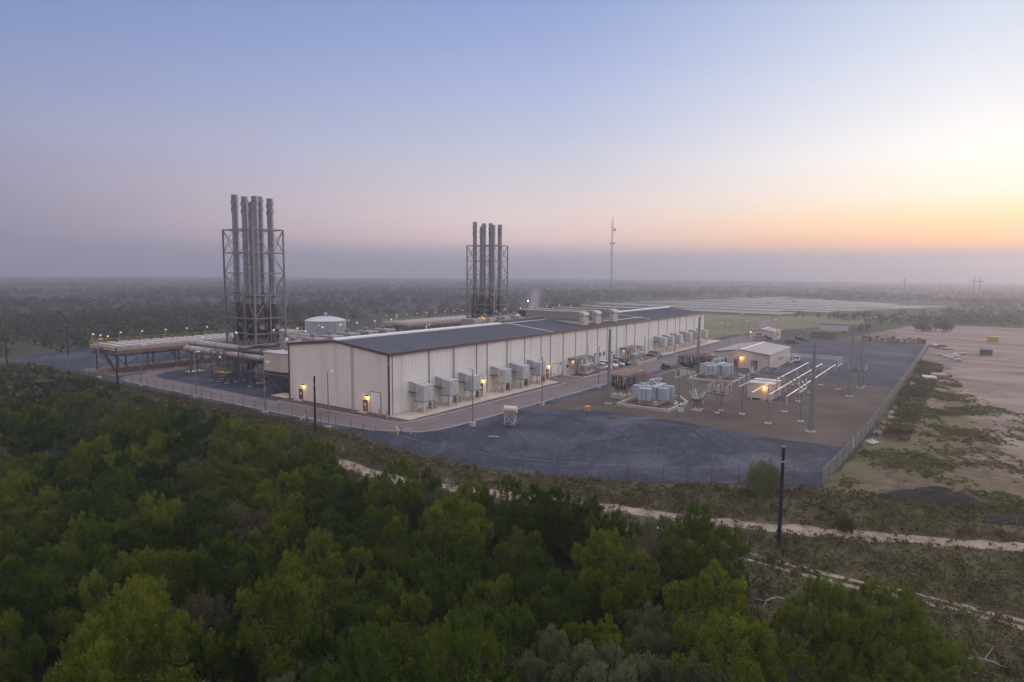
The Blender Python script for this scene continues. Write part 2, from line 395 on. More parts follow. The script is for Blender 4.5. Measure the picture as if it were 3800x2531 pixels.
sheet('brown_substation_soil', wobble([(19.5,-15.8),(27.2,-17.3),(49,-18.2),(88,-18.8),(92,-30),(90.5,-56),(88.8,-70.6),(34,-70.0),(25.6,-69.7),(25.0,-67.5),(25,-61),(25.1,-54),(27.1,-43),(27.2,-32),(25.8,-26.2),(23,-21)], .25, 2, 9), .006, M['soil'])
# road: one sheet round the corner of the hall
road = [(-10,76),(-10.1,20),(-9.6,2),(-8.9,-5),(-7.4,-8.8),(-5.4,-12.2),(-2.5,-13.6),(2.2,-14.2),(28,-14.7),(60,-15.2),(90,-15.6),(110,-15.8),(150,-15),(172,-10),(187,-4),(205,-8),(240,-2),(300,14),(303,8),(240,-9),(206,-15),(186,-13.5),(185,-24),(178,-36),(150,-30),(128,-22),(110,-17.5),(110,-17),
        ]
road = [(-10,76),(-10.1,20),(-9.6,2),(-8.9,-5),(-7.4,-8.8),(-5.4,-12.2),(-2.5,-13.6),(2.2,-14.2),(28,-14.7),(60,-15.2),(100,-15.8),(130,-20),(150,-21),(176,-21),(186,-15),(206,-15),(240,-9),(303,8),(300,14),(240,-2),(205,-7.5),(188,-4.5),(160,-6.3),(111,-7.4),(111,-.2),(102.5,-.2),(101.5,-8.3),(87,-8.3),(86.6,-.2),(70.5,-.2),(70,-8),(57,-8),(56.5,-.2),(50.5,-.2),(49,-7.3),(10.5,-7),(0,-6.6),(-1.9,-6.2),(-2.9,-5),(-3.3,-2),(-3.7,28),(-3.6,50),(-3.3,74),(-2,78),(2,80.5),(9,82),(9,83.5),(0,84),(-6.5,82),(-9,80)]
sheet('concrete_road', road, .012, M['road'])
sheet('reddish_floor', [(-9,84.2),(9.2,83.8),(55,84),(55,102),(-9,102)], .007, M['redroad'])
def kerb(name, path, w=.16, h=.13):
    mb = MB()
    for a, b in zip(path[:-1], path[1:]): mb.bar((a[0],a[1],h/2), (b[0],b[1],h/2), w, h)
    return tag(mb.build(name, M['conc']), kind='structure')
kerb('kerb_outer', [(-10.2,76),(-10.25,20),(-9.75,2),(-9.05,-5),(-7.5,-8.9),(-5.5,-12.35),(-2.5,-13.8),(2.2,-14.4),(28,-14.9),(60,-15.4),(92,-15.8)])
kerb('kerb_inner', [(-3.6,27),(-3.2,-2),(-2.8,-5),(-1.8,-6.1),(0,-6.5),(10.5,-6.9),(49,-7.2)])
ap = MB(); ap.prism([(-.4,-.05),(-.4,-4.9),(-.1,-5.3),(49,-5.3),(50.3,-.05)], .0, .12)
tag(ap.build('apron', M['apron']), kind='structure')
ap = MB(); ap.prism([(112,-.05),(112,-5.3),(172,-5.3),(172,-.05)], 0, .12)
tag(ap.build('apron', M['apron']), kind='structure')
sheet('stone_strip', [(-.4,-5.3),(49,-5.3),(49,-7.1),(10.5,-6.9),(0,-6.5),(-1.7,-6.1),(-2.8,-5),(-3.2,-2),(-3.5,28),(-.05,28),(-.05,-.05),(-.4,-.05)], .009, M['stone'])
sheet('stone_strip', [(112,-5.3),(172,-5.3),(172,-6.4),(112,-7.3)], .017, M['stone'])

# ------------------------------------------------------------------ engine hall
LX, WY, EH, RH = 165.5, 28.0, 11.0, 12.4
hall = thing('engine_hall', 'very long cream corrugated power plant hall with blue grey roof and maroon trim', 'power plant')
# corrugated long wall: real ribs
w = MB(); p = .36; vs = []; k = 0; x = 0
cut = []
while x < LX - p:
    for dx, dy in ((0,0),(.17,0),(.22,.08),(.31,.08)):
        vs.append((x+dx, dy))
    x += p
vs.append((LX, 0))
b = [(x, y, 0) for x, y in vs] + [(x, y, EH-.25) for x, y in vs]; n = len(vs)
w.add(b, [(i, i+1, n+i+1, n+i) for i in range(n-1)])
w.build('wall', M['wall'], hall)
w = MB(); w.add([(0,0,0),(0,WY,0),(0,WY,EH),(0,WY/2,RH),(0,0,EH)], [(0,1,2,3,4)])
w.add([(LX,0,0),(LX,WY,0),(LX,WY,EH),(LX,WY/2,RH),(LX,0,EH)], [(4,3,2,1,0)])
w.add([(0,WY,0),(LX,WY,0),(LX,WY,EH),(0,WY,EH)], [(0,1,2,3)])
w.build('gable_wall', M['gable'], hall)
rf = MB()
for s in (0, 1):
    y0 = -.25 if s == 0 else WY+.25; z0 = EH-.02
    a = [(-.2,y0,z0),(LX+.2,y0,z0),(LX+.2,WY/2,RH+.03),(-.2,WY/2,RH+.03)]
    c = [(x_,y_,z_+.12) for x_,y_,z_ in a]
    rf.add(a+c, [(0,1,2,3) if s else (3,2,1,0), (4,5,6,7), (0,1,5,4), (1,2,6,5), (2,3,7,6), (3,0,4,7)])
for i in range(0, 166, 1):      # standing seams
    rf.bar((i*1.0,-.2,EH+.115), (i*1.0,WY/2-.3,RH+.135), .035, .05)
roof = rf.build('roof', M['roof'], hall)
rc = MB()
rc.bbox(-.2, 52, WY/2-.45, WY/2+.45, RH+.1, RH+.52, .06); rc.bbox(118, LX, WY/2-.45, WY/2+.45, RH+.1, RH+.5, .06)
rc.box(52, 118, WY/2-.18, WY/2+.18, RH+.12, RH+.24)
rc.build('ridge_vent', M['ridge'], roof)
rc = MB(); rc.bbox(52.2, 73, WY/2+.4, WY/2+1.8, RH-.1, RH+.95, .05); rc.build('ridge_housing', M['steel_dark'], roof)
for x_ in (55, 114): MB().bar((x_,0,EH+.17), (x_,WY/2-.2,RH+.2), .16, .1).build('expansion_joint', M['ridge'], roof)
pp = MB(); pp.tube([(78,3.6,11.9),(96,3.2,11.75),(114,2.9,11.65)], .07, 6); pp.build('roof_pipe', M['ridge'], roof)
tr = MB(); tr.box(-.3, LX+.3, -.38, -.24, EH-.32, EH+.14)
tr.build('eave_trim', M['trim'], hall)
tr = MB()
tr.add([(-.32,-.3,EH-.3),(-.32,WY/2,RH-.25),(-.32,WY/2,RH+.2),(-.32,-.3,EH+.16),(-.16,-.3,EH-.3),(-.16,WY/2,RH-.25),(-.16,WY/2,RH+.2),(-.16,-.3,EH+.16)],
       [(0,3,2,1),(4,5,6,7),(0,1,5,4),(1,2,6,5),(2,3,7,6),(3,0,4,7)])
tr.add([(-.32,WY+.3,EH-.3),(-.32,WY/2,RH-.25),(-.32,WY/2,RH+.2),(-.32,WY+.3,EH+.16),(-.16,WY+.3,EH-.3),(-.16,WY/2,RH-.25),(-.16,WY/2,RH+.2),(-.16,WY+.3,EH+.16)],
       [(0,1,2,3),(4,7,6,5),(0,4,5,1),(1,5,6,2),(2,6,7,3),(3,7,4,0)])
tr.build('gable_trim', M['trim'], hall)
for y_ in (-.04, WY+.02):
    MB().box(-.14, .14, y_-.13, y_+.13, 0, EH-.3).build('corner_trim', M['trim'], hall)
for x_ in (.9,10.4,17.6,24.8,28.4,35.6,42.6,49.5,53.8,59.8,66.1,72.2,78.3,84,90.1,96.4,102.6,113.1,120.9,128.3,135.8,140,146.5,154.6,162.2):
    MB().box(x_-.07, x_+.07, -.12, .0, 0, EH-.3).build('downspout', M['joint'], hall)
MB().box(-.04, -.0, 9.0, 9.75, .1, RH-.75).build('joint_strip', M['joint'] if False else mat('joint_beige', (.42,.385,.355), .6, var=.05), hall)
def wall_lamp(parent, x, y, z, dx, dy, energy=60, name='wall_lamp'):
    a = MB(); ex, ey = dx, dy
    a.box(x-.22+ex*.2, x+.22+ex*.2, y-.22+ey*.2, y+.22+ey*.2, z-.05, z+.16)
    o = a.build(name, M['black'], parent, off=parent.location if parent else None)
    q = MB().box(x-.17+ex*.2, x+.17+ex*.2, y-.17+ey*.2, y+.17+ey*.2, z-.12, z-.05)
    q.build('lens', M['lampglow'], o, off=parent.location if parent else None)
    l = bpy.data.lights.new('lamp_light', 'POINT'); l.energy = energy; l.color = (1,.50,.10); l.shadow_soft_size = .15
    lo = bpy.data.objects.new('lamp_light', l); COL.objects.link(lo); lo.location = (x+dx*.42, y+dy*.42, z-.28)
def door_x(parent, x, y0, y1, h, m, sgn=-1, name='door', off=(0,0,0), sign=True):
    d = MB().box(x+sgn*.03, x+sgn*.09, y0, y1, .06, h).build(name, m, parent, off=off)
    f = MB(); f.box(x+sgn*.02, x+sgn*.12, y0-.1, y0, .05, h+.1); f.box(x+sgn*.02, x+sgn*.12, y1, y1+.1, .05, h+.1); f.box(x+sgn*.02, x+sgn*.12, y0, y1, h, h+.1)
    f.build('frame', m if name == 'door' else M['joint'], d, off=off)
    if sign: MB().box(x+sgn*.093, x+sgn*.105, (y0+y1)/2-.22, (y0+y1)/2+.22, 1.1, 1.65).build('notice', M['white'], d, off=off)
    if name == 'door': MB().box(x+sgn*.09, x+sgn*.17, y0+.08, y0+.16, .95, 1.05).build('handle', M['steel'], d, off=off)
    return d
door_x(hall, 0, 24.0, 24.9, 2.1, M['red_door']); wall_lamp(hall, 0, 23.6, 3.05, -1, 0, 30)
door_x(hall, 0, 5.5, 6.4, 2.1, M['red_door']); wall_lamp(hall, 0, 5.4, 3.0, -1, 0, 40)
door_x(hall, 0, 2.0, 4.6, 3.9, M['offwhite'], name='roller_door', sign=False)
def door_y(parent, y, x0, x1, h, m, name='door', off=(0,0,0), sign=True):
    d = MB().box(x0, x1, y-.09, y-.03, .13, h).build(name, m, parent, off=off)
    f = MB(); f.box(x0-.1, x0, y-.12, y-.02, .125, h+.1); f.box(x1, x1+.1, y-.12, y-.02, .125, h+.1); f.box(x0, x1, y-.12, y-.02, h, h+.1)
    f.build('frame', m if name == 'door' else M['joint'], d, off=off)
    if sign: MB().box((x0+x1)/2-.22, (x0+x1)/2+.22, y-.105, y-.093, 1.15, 1.7).build('notice', M['white'], d, off=off)
    return d
door_y(hall, 0, 25.9, 26.8, 2.2, M['red_door']); wall_lamp(hall, 27.2, 0, 3.0, 0, -1, 40)
door_y(hall, 0, 52.0, 52.9, 2.2, M['red_door']); wall_lamp(hall, 53.1, 0, 3.1, 0, -1, 40)
door_y(hall, 0, 54.5, 57.3, 3.2, M['offwhite'], 'roller_door', sign=False)
door_y(hall, 0, 88.1, 89.0, 2.2, M['brown'], sign=True)
for x_ in (77.0, 79.8, 82.2):
    fr = MB().box(x_-.5, x_+.5, -.06, -.01, 2.6, 3.75).build('window', M['joint'], hall)
    MB().box(x_-.4, x_+.4, -.08, -.058, 2.7, 3.65).build('pane', M['glass'], fr)
c = MB(); c.cyl((78.3,-.15,8.6), (78.3,-.15,9.0), .16, n=10); c.box(78.22,78.38,-.2,.0,8.95,9.1); c.build('camera_dome', M['white'], hall)
c = MB(); c.box(.1,.5,-.32,-.05,9.15,9.45); c.cyl((-.3,-.3,9.3),(-.05,-.1,9.3),.1,n=8); c.build('camera_bracket', M['white'], hall)
for x_ in (58.5, 86.3, 87.2): MB().box(x_-.22, x_+.22, -.22, -.02, 2.9, 3.25).build('wall_fitting', M['steel_dark'], hall)
for x_, z_ in ((62,1.9),(97.8,2)): MB().box(x_-.4, x_+.4, -.2, -.02, z_-.35, z_+.35).build('wall_vent', M['steel_dark'], hall)
MB().box(72.9,73.0,-.1,-.01,3.6,6.4).build('conduit', M['steel_dark'], hall)

# raised concrete pads by the doors and bollards
for (x0,x1,y0,y1), nm in (((-1.1,-.05,23.6,25.6),'a'), ((-1.1,-.05,5.0,7.0),'b'), ((-.9,2.4,28.2,33.2),'c')):
    tag(MB().bbox(x0,x1,y0,y1,0,.1,.03).build('door_slab', M['apron']), kind='structure')
bol = thing('bollard', 'yellow bollard beside the lit red door on the gable', 'bollard', (-.9,4.95,0), 0, 'yellow bollards by the hall doors')
MB().lathe([(.11,0),(.11,1.15),(.08,1.25),(.01,1.28)], n=10).build('post', M['yellow'], bol, True)
MB().cyl((0,0,0),(0,0,.12),.24,n=10).build('footing', M['conc'], bol)
for p_, lb in (((-.9,1.5),'yellow bollard right of the white roller door on the gable'), ((-.9,-.45),'yellow bollard at the maroon corner of the hall'),
              ((54.1,-1),'yellow bollard left of the white roller door on the long wall'), ((57.9,-1),'yellow bollard right of the white roller door on the long wall')):
    dup(bol, (*p_,0), label=lb)

# ------------------------------------------------------------------ intake filter boxes on stilts
def filter_box():
    t = thing('filter_house', 'grey intake filter box on cream stilts nearest the hall corner', 'filter box', (6.2,0,0.12), 0, 'grey filter boxes on stilts along the hall wall')
    body = MB(); body.bbox(-1.25,1.25,-3.75,-1.35,2.15,5.0,.04)
    for z in (2.9,3.75): body.box(-1.27,-1.245,-3.7,-1.4,z,z+.04)
    body.build('filter_body', M['boxgrey'], t)
    d = MB(); d.add([(-1.1,-1.35,3.4),(1.1,-1.35,3.4),(1.1,0,3.4),(-1.1,0,3.4),(-1.1,-1.6,4.95),(1.1,-1.6,4.95),(1.1,0,5.35),(-1.1,0,5.35)],
          [(0,3,2,1),(4,5,6,7),(0,1,5,4),(1,2,6,5),(2,3,7,6),(3,0,4,7)])
    d.build('wall_duct', M['boxgrey'], t)
    d = MB(); d.add([(-1.2,-2.2,5.02),(1.2,-2.2,5.02),(1.2,0,5.36),(-1.2,0,5.36),(-1.2,-2.2,5.10),(1.2,-2.2,5.10),(1.2,0,5.46),(-1.2,0,5.46)],
          [(0,3,2,1),(4,5,6,7),(0,1,5,4),(1,2,6,5),(2,3,7,6),(3,0,4,7)])
    d.build('top_flashing', M['silver'], t)
    MB().box(-1.22,1.22,-3.72,-1.38,1.93,2.15).build('base_frame', M['boxrust'], t)
    for sx in (-1, 1):
        for y in (-3.6, -1.5):
            l = MB(); a, b_ = .21, .10
            l.add([(sx*1.05-b_,y-b_,0),(sx*1.05+b_,y-b_,0),(sx*1.05+b_,y+b_,0),(sx*1.05-b_,y+b_,0),(sx*1.02-a,y-a*.6,1.95),(sx*1.02+a,y-a*.6,1.95),(sx*1.02+a,y+a*.6,1.95),(sx*1.02-a,y+a*.6,1.95)],
                  [(0,3,2,1),(4,5,6,7),(0,1,5,4),(1,2,6,5),(2,3,7,6),(3,0,4,7)])
            l.build('leg', M['legcream'], t)
    MB().bbox(-1.52,-1.26,-2.75,-1.95,3.6,4.35,.03).build('control_box', M['porc'], t)
    pi = MB(); pi.tube([(-1.4,-2.2,3.6),(-1.5,-1.2,3.55),(-1.55,-.05,3.55)], .09, 6); pi.build('pipe', M['black'], t)
    MB().box(-.45,.75,-3.775,-3.752,4.25,4.42).build('name_strip', M['white'], t)
    MB().box(-1.0,-.7,-3.775,-3.752,4.72,4.80).build('lifting_mark', M['white'], t)
    mk = MB(); mk.box(.02,.30,-3.77,-3.752,3.40,3.46); mk.box(.24,.30,-3.772,-3.754,3.2,3.40); mk.box(.02,.30,-3.77,-3.752,3.14,3.2); mk.box(.02,.08,-3.772,-3.754,2.94,3.14); mk.box(.02,.30,-3.77,-3.752,2.88,2.94)
    mk.build('number_mark', M['joint'], t)
    return t
fb = filter_box()
names = ['grey intake filter box on cream stilts, second from the hall corner','grey intake filter box on stilts directly left of the lit red door','grey intake filter box on stilts just beyond the lit red door','grey filter box between the fourth and sixth boxes along the near wall','grey filter box on stilts right before the second lit red door']
for x_, lb in zip((13.3, 20.2, 30.9, 37.8, 44.7), names): dup(fb, (x_,0,.12), label=lb)
names = ['grey filter box first of the far cluster, beyond the parked silver car','grey filter box second of the far cluster of six','grey filter box third of the far cluster of six','grey filter box fourth of the far cluster, past the gap','grey filter box fifth of the far cluster, behind the steel mast','grey filter box at the far end corner of the hall']
for x_, lb in zip((118.5, 125.2, 132.5, 142.0, 150.5, 158.5), names): dup(fb, (x_,0,.12), label=lb)
ac = thing('condenser_unit', 'dark grey condenser on the slab beside the first filter box', 'condenser', (9.2,-2.0,.12), 0, 'condenser units between the filter boxes')
MB().bbox(-.55,.55,-.55,.55,.06,1.25,.05).build('casing', M['acgrey'], ac)
MB().cyl((0,0,1.25),(0,0,1.3),.42,n=16).build('fan_grille', M['black'], ac)
MB().box(-.6,.6,-.6,.6,0,.06).build('plinth', M['conc'], ac)
for x_, lb in ((16.3,'dark grey condenser on the slab beside the second filter box'), (23.2,'dark grey condenser under the lit lamp by the red door'), (33.6,'dark grey condenser beside the fourth filter box'), (40.6,'dark grey condenser beside the fifth filter box'), (47.6,'dark grey condenser beside the sixth filter box near the second red door')):
    dup(ac, (x_,-2.0,.12), label=lb)

# ------------------------------------------------------------------ rooftop air handlers
def hvac():
    t = thing('air_handler', 'tan rooftop air handler with hood, nearest on the hall roof', 'air handler', (76.2,2.7,11.3), 0, 'tan rooftop air handlers on the hall roof')
    z = 1.45
    b_ = MB(); b_.bbox(-1.6,1.6,1.2,18.5,z,z+2.25,.05)
    for y in (4.4,8.6,12.8,15.5): b_.box(-1.62,1.62,y,y+.06,z+.02,z+2.27)
    b_.build('casing', M['hvac'], t)
    h = MB(); h.xprism([(-.4,z+1.35),(-.1,z+2.05),(1.2,z+2.3),(1.2,z+1.1)], -1.55, 1.55); h.build('intake_hood', M['hvacl'], t)
    d = MB(); d.bbox(-1.55,1.55,-.15,1.25,0,1.12,.04); d.bbox(-1.5,1.5,-.1,1.2,1.16,2.5,.04); d.build('return_duct', M['hvacl'], t)
    k = MB(); k.add([(-1.5,1.3,0.12),(1.5,1.3,.12),(1.5,12.3,1.2),(-1.5,12.3,1.2),(-1.5,1.3,1.25),(1.5,1.3,1.25),(1.5,12.3,1.3),(-1.5,12.3,1.3)],
        [(0,3,2,1),(4,5,6,7),(0,1,5,4),(1,2,6,5),(2,3,7,6),(3,0,4,7)]); k.build('roof_curb', M['porc'], t)
    f = MB(); f.box(-1.5,1.5,18.5,21.2,z+.1,z+2.2); fo = f.build('condenser_section', M['hvac'], t)
    f = MB()
    for y in (18.75, 20.0): f.box(-1.53,-1.5,y,y+1.1,z+.25,z+2.0)
    f.build('coil_panel', M['black'], fo)
    v = MB(); v.cyl((-.9,14.5,z+2.25),(-.9,14.5,z+2.9),.14,n=8); v.build('vent_pipe', M['white'], t)
    return t
hv = hvac()
dup(hv, (83.6,2.7,11.3), label='tan rooftop air handler in the middle of the three on the hall roof')
dup(hv, (94.4,2.7,11.3), label='tan rooftop air handler farthest along the hall roof')
v = thing('roof_vent', 'small silver vent cowl on the dark ridge of the hall', 'roof vent', (62.4,15.6,13.2))
MB().lathe([(.5,0),(.5,.5),(.75,.55),(.75,.95),(.4,1.25),(.05,1.3)], n=14).build('cowl', M['silver'], v, True)
MB().cyl((0,0,-.8),(0,0,.05),.35,n=10).build('stem', M['steel'], v)
for x_ in (88,100,111):
    rv = thing('roof_spike', 'thin dark lightning spike on the hall ridge', 'lightning rod', (x_,14.4,12.5), 0, 'lightning spikes on the hall ridge')
    MB().cyl((0,0,0),(0,0,1.6),.05,.03,6).build('spike', M['black'], rv)
    MB().box(-.12,.12,-.12,.12,0,.18).build('base', M['steel'], rv)

# ------------------------------------------------------------------ wall canopies, auxiliary transformers and their curbs
def canopy():
    t = thing('duct_canopy', 'grey bus duct canopy on the hall wall, first of the near pair', 'canopy', (64.3,0,0), 0, 'grey bus duct canopies on the hall wall')
    b_ = MB(); b_.bbox(-1.9,2.1,-2.4,0,3.35,4.0,.04); b_.build('hood', M['steel'], t)
    b_ = MB(); b_.bbox(1.3,2.1,-3.6,-2.4,1.6,4.0,.04); b_.build('down_duct', M['boxgrey'], t)
    for x_ in (-1.0, .9): MB().box(x_-.1,x_+.1,-2.3,-2.1,0,3.4).build('post', M['steel_dark'], t)
    a = MB(); a.tube([(-1,-2.2,2.2),(0,-2.2,3.1),(.9,-2.2,3.3)], .07, 6); a.tube([(-.9,-2.2,1.8),(.8,-2.2,2.9)], .05, 6); a.build('brace', M['steel_dark'], t)
    return t
cn = canopy()
ct = [(64.3,'')] 
for x_, lb in ((68.9,'grey bus duct canopy on the hall wall, second of the near pair'), (94.2,'grey bus duct canopy on the wall behind the dark suv'), (99.3,'grey bus duct canopy on the hall wall, farthest of the four')):
    dup(cn, (x_,0,0), label=lb)
for x_ in (64.9, 69.4, 94.8, 99.9):
    l = bpy.data.lights.new('canopy_light', 'POINT'); l.energy = 16; l.color = (1,.55,.22); l.shadow_soft_size = .1
    lo = bpy.data.objects.new('canopy_light', l); COL.objects.link(lo); lo.location = (x_,-.45,2.7)
    o = MB().box(x_-.12,x_+.12,-.22,-.02,2.8,2.95).build('bulkhead_lamp', M['lampwarm'])
    tag(o, 'small warm bulkhead lamp under the duct canopy %s' % {64.9:'first along the wall',69.4:'second along the wall',94.8:'third along the wall',99.9:'farthest along the wall'}[x_], 'lamp', 'lamps under the canopies')
def aux():
    t = thing('aux_transformer', 'pale grey pad transformer, left of the near pair by the wall', 'transformer', (65.2,-3.3,0), 0, 'pale grey auxiliary transformers by the hall wall')
    MB().bbox(-1.35,1.35,-1.25,1.2,.0,.62,.04).build('plinth', M['apron'], t)
    MB().bbox(-1.05,.85,-.8,.8,.66,2.35,.04).build('tank', M['boxgrey'], t)
    f = MB()
    for i in range(6): f.box(-1.3,-1.05,-.72+i*.26,-.66+i*.26,.85,2.15)
    for i in range(7): f.box(-1.0+i*.15,-.96+i*.15,-1.05,-.8,.9,2.1)
    f.build('cooling_fins', M['boxgrey'], t)
    MB().bbox(.3,1.15,-1.15,-.75,.8,1.75,.03).build('cabinet', M['steel'], t)
    MB().bbox(.86,1.3,-.7,.75,1.0,2.45,.03).build('cable_box', M['white'], t)
    return t
ax = aux()
dup(ax, (68.3,-2.7,0), label='pale grey pad transformer, right of the near pair by the wall')
dup(ax, (93.9,-4.0,0), label='pale grey pad transformer beside the black suv')
dup(ax, (98.9,-3.4,0), label='pale grey pad transformer beside the dark parked sedan')
def ring(name, pts, wdt, h, m, label=None, cat=None, group=None):
    mb = MB(); n = len(pts)
    c = sum((Vector(p) for p in pts), Vector((0,0)))/n
    inn = []
    for i in range(n):
        a, b_, d = Vector(pts[i-1]), Vector(pts[i]), Vector(pts[(i+1) % n])
        e1 = (b_-a).normalized(); e2 = (d-b_).normalized(); n1 = Vector((-e1.y,e1.x)); n2 = Vector((-e2.y,e2.x))
        if n1.dot(c-b_) < 0: n1 = -n1; 
        if n2.dot(c-b_) < 0: n2 = -n2
        m_ = (n1+n2)/max(.3, (1+n1.dot(n2))); inn.append(b_+m_*wdt)
    O = [(x,y,0) for x,y in pts]; O2 = [(x,y,h) for x,y in pts]; I2 = [(p.x,p.y,h) for p in inn]; I = [(p.x,p.y,0) for p in inn]
    f = []
    for i in range(n):
        j = (i+1) % n; f += [(i,j,n+j,n+i),(n+i,n+j,2*n+j,2*n+i),(2*n+i,2*n+j,3*n+j,3*n+i)]
    mb.add(O+O2+I2+I, f); o = mb.build(name, m)
    return tag(o, label, cat, group)
ring('retaining_curb', [(57,-1.5),(57,-7.6),(69.8,-7.6),(69.8,-1.5)], .3, .45, M['apron'], 'low concrete curb round the near pair of pad transformers', 'curb')
ring('retaining_curb', [(87.4,-1.7),(87.4,-8),(101.2,-8),(101.2,-1.7)], .3, .8, M['apron'], 'low concrete curb round the far pair of pad transformers', 'curb')
# ------------------------------------------------------------------ light poles, wooden poles, steel masts
def light_pole(h=9.4):
    t = thing('light_pole', '', 'street light', (0,0,0))
    MB().bbox(-.42,.42,-.42,.42,0,.72,.05).build('footing', M['conc'], t)
    p_ = MB(); p_.box(-.2,.2,-.2,.2,.72,.78); p_.cyl((0,0,.78),(0,0,h-.25),.11,.085,10)
    p_.build('pole', M['pole'], t, True)
    p_ = MB(); p_.cyl((0,0,h-.3),(0,0,h-.02),.10,.08,8); p_.tube([(0,0,h-.12),(.35,0,h-.06),(.6,0,h-.04)],.05,6); p_.build('arm', M['pole'], t)
    hd = MB(); hd.add([(.3,-.2,h-.08),(1.15,-.22,h-.06),(1.15,.22,h-.06),(.3,.2,h-.08),(.36,-.13,h+.12),(1.0,-.15,h+.14),(1.0,.15,h+.14),(.36,.13,h+.12)],
         [(0,3,2,1),(4,5,6,7),(0,1,5,4),(1,2,6,5),(2,3,7,6),(3,0,4,7)])
    ho = hd.build('lamp_head', M['porc'], t)
    MB().box(.5,1.05,-.14,.14,h-.10,h-.07).build('lens', M['lampwarm'], ho)
    return t
def pole_glow(x, y, z, dx, dy, e=7):
    l = bpy.data.lights.new('pole_light', 'POINT'); l.energy = e; l.color = (1,.48,.12); l.shadow_soft_size = .1
    lo = bpy.data.objects.new('pole_light', l); COL.objects.link(lo); lo.location = (x+dx*.55, y+dy*.55, z-.22)
lp = None
LPG = 'grey light poles around the plant roads'
for x, y, h, a, lb in ((-12.7,81.8,9.2,0,'grey light pole at the corner of the radiator platform, leftmost of its row'), (-11.9,63.5,9.2,0,'grey light pole just right of the tarred pole by the radiator platform'),
        (-11.5,42.3,9.3,0,'grey light pole in front of the rounded duct end'), (-12.5,17.9,9.4,0,'grey light pole in front of the white duct house'), (-13,.2,9.5,0,'grey light pole just right of the tarred pole before the gable'),
        (2.9,-16.5,9.5,90,'grey light pole by the cream drum on its stand'), (24.2,-16.5,9.5,90,'grey light pole at the gravel edge opposite the sixth filter box'), (47.8,-16.3,9.5,90,'grey light pole left of the nearest steel mast'),
        (85.2,-10.8,8.2,90,'grey light pole at the far pad transformers'), (113.6,-8.6,7.8,90,'grey light pole before the far filter boxes'),
        (168.2,-6.9,7.2,90,'slim light pole past the far end of the hall'), (154.9,-13.2,7.6,90,'slim lit light pole rising behind the warehouse roof'), (199.2,-.3,8.2,180,'slim lit light pole on the far yard edge by the grass'), (196,-6.1,9.5,180,'slim light pole left of the small gatehouse'),
        (187.2,-21.9,8.2,90,'slim lit light pole in front of the small gatehouse'), (205.8,-27.2,8.9,90,'slim lit light pole beyond the two dark parked cars'), (191.5,-9.8,7.0,90,'slim light pole between the hall and the gatehouse')):
    if lp is None: lp = light_pole(); o = lp; o.location = (x,y,0); o['label'] = lb; o['group'] = LPG; o.rotation_euler.z = R(a)
    else: o = dup(lp, (x,y,0), R(a), lb, LPG, (1,1,h/9.4))
    if x > 150 and a != 999 or x < 0: pole_glow(x, y, h, math.cos(R(a)), math.sin(R(a)), 30 if x > 150 else 9)
wp = thing('utility_pole', 'black tarred pole at the far left edge', 'utility pole', (-17.7,123.4,0), 0, 'black tarred utility poles along the track')
MB().cyl((0,0,-.5),(.05,.02,9.0),.19,.14,10).build('pole', M['wood'], wp, True)
MB().lathe([(.145,9.0),(.16,9.03),(.15,9.14),(.05,9.2)], (.05,.02,0), 10).build('cap', M['steel'], wp)
MB().cyl((.04,.016,7.75),(.04,.016,7.83),.16,.16,10).build('band', M['white'], wp)
for x, y, s, lb in ((1.2,135.9,.98,'black tarred pole standing alone left of the radiator platform'), (-16.5,63.9,1.0,'black tarred pole in front of the near radiator corner'), (-15.7,.1,1.0,'black tarred pole in front of the gable wall'), (-17.6,-69.1,1.05,'black tarred pole by the dirt track, tallest in view')):
    dup(wp, (x,y,0), random.uniform(0,6), lb, scale=(1,1,s))
sp_ = thing('power_line', 'thin wires strung from the tarred pole by the track', 'wire')
def sag(a, b_, s, n=14): return [Vector(a).lerp(Vector(b_), i/n) - Vector((0,0,s*4*(i/n)*(1-i/n))) for i in range(n+1)]
wi = MB()
for z in (8.1, 6.9): wi.tube(sag((-17.6,-69.1,z),(22,-105,z-.4),.6,20),.008,4)
wi.build('strand', M['black'], sp_)
ms = thing('lightning_mast', 'tapered grey steel mast left of the nearest blue transformer', 'steel mast', (33.4,-26,0), 0, 'tapered grey steel lightning masts of the substation')
MB().cyl((0,0,.18),(0,0,14.6),.43,.24,14).build('shaft', M['pole'], ms, True)
MB().lathe([(.78,0),(.78,.22),(.70,.28)], n=16).build('footing', M['conc'], ms, True)
q = MB(); q.cyl((0,0,.28),(0,0,.34),.6,n=14); q.build('base_plate', M['steel'], ms)
q = MB(); q.cyl((0,0,14.6),(0,0,16.0),.03,.015,6); q.bar((-.05,0,14.55),(.75,-.25,14.55),.08); q.bar((0,0,14.5),(-.5,.2,14.5),.08); q.build('lightning_rod', M['steel'], ms)
for x, y, lb in ((81.5,-27,'tapered grey steel mast behind the farther blue transformer'), (32.5,-62.6,'tapered grey steel mast nearest to the camera, at the bus bar ends'), (71.1,-63.1,'tapered grey steel mast at the far end of the bus bars'), (84.1,-63.5,'tapered grey steel mast farthest back near the fence')):
    dup(ms, (x,y,0), random.uniform(0,.6), lb)
fl = thing('flood_light_pole', 'dark pole with a bright white floodlight beyond the hall roof', 'floodlight', (103.2,40,0))
MB().cyl((0,0,0),(0,0,16.0),.14,.10,8).build('pole', M['steel_dark'], fl)
q = MB(); q.box(-.5,.5,-.08,.08,15.8,16.0); q.box(-.55,-.15,-.25,.1,15.9,16.5); q.build('bracket', M['black'], fl)
MB().box(.12,.45,-.3,.1,15.95,16.3).build('lamp', M['lampwhite'], fl)

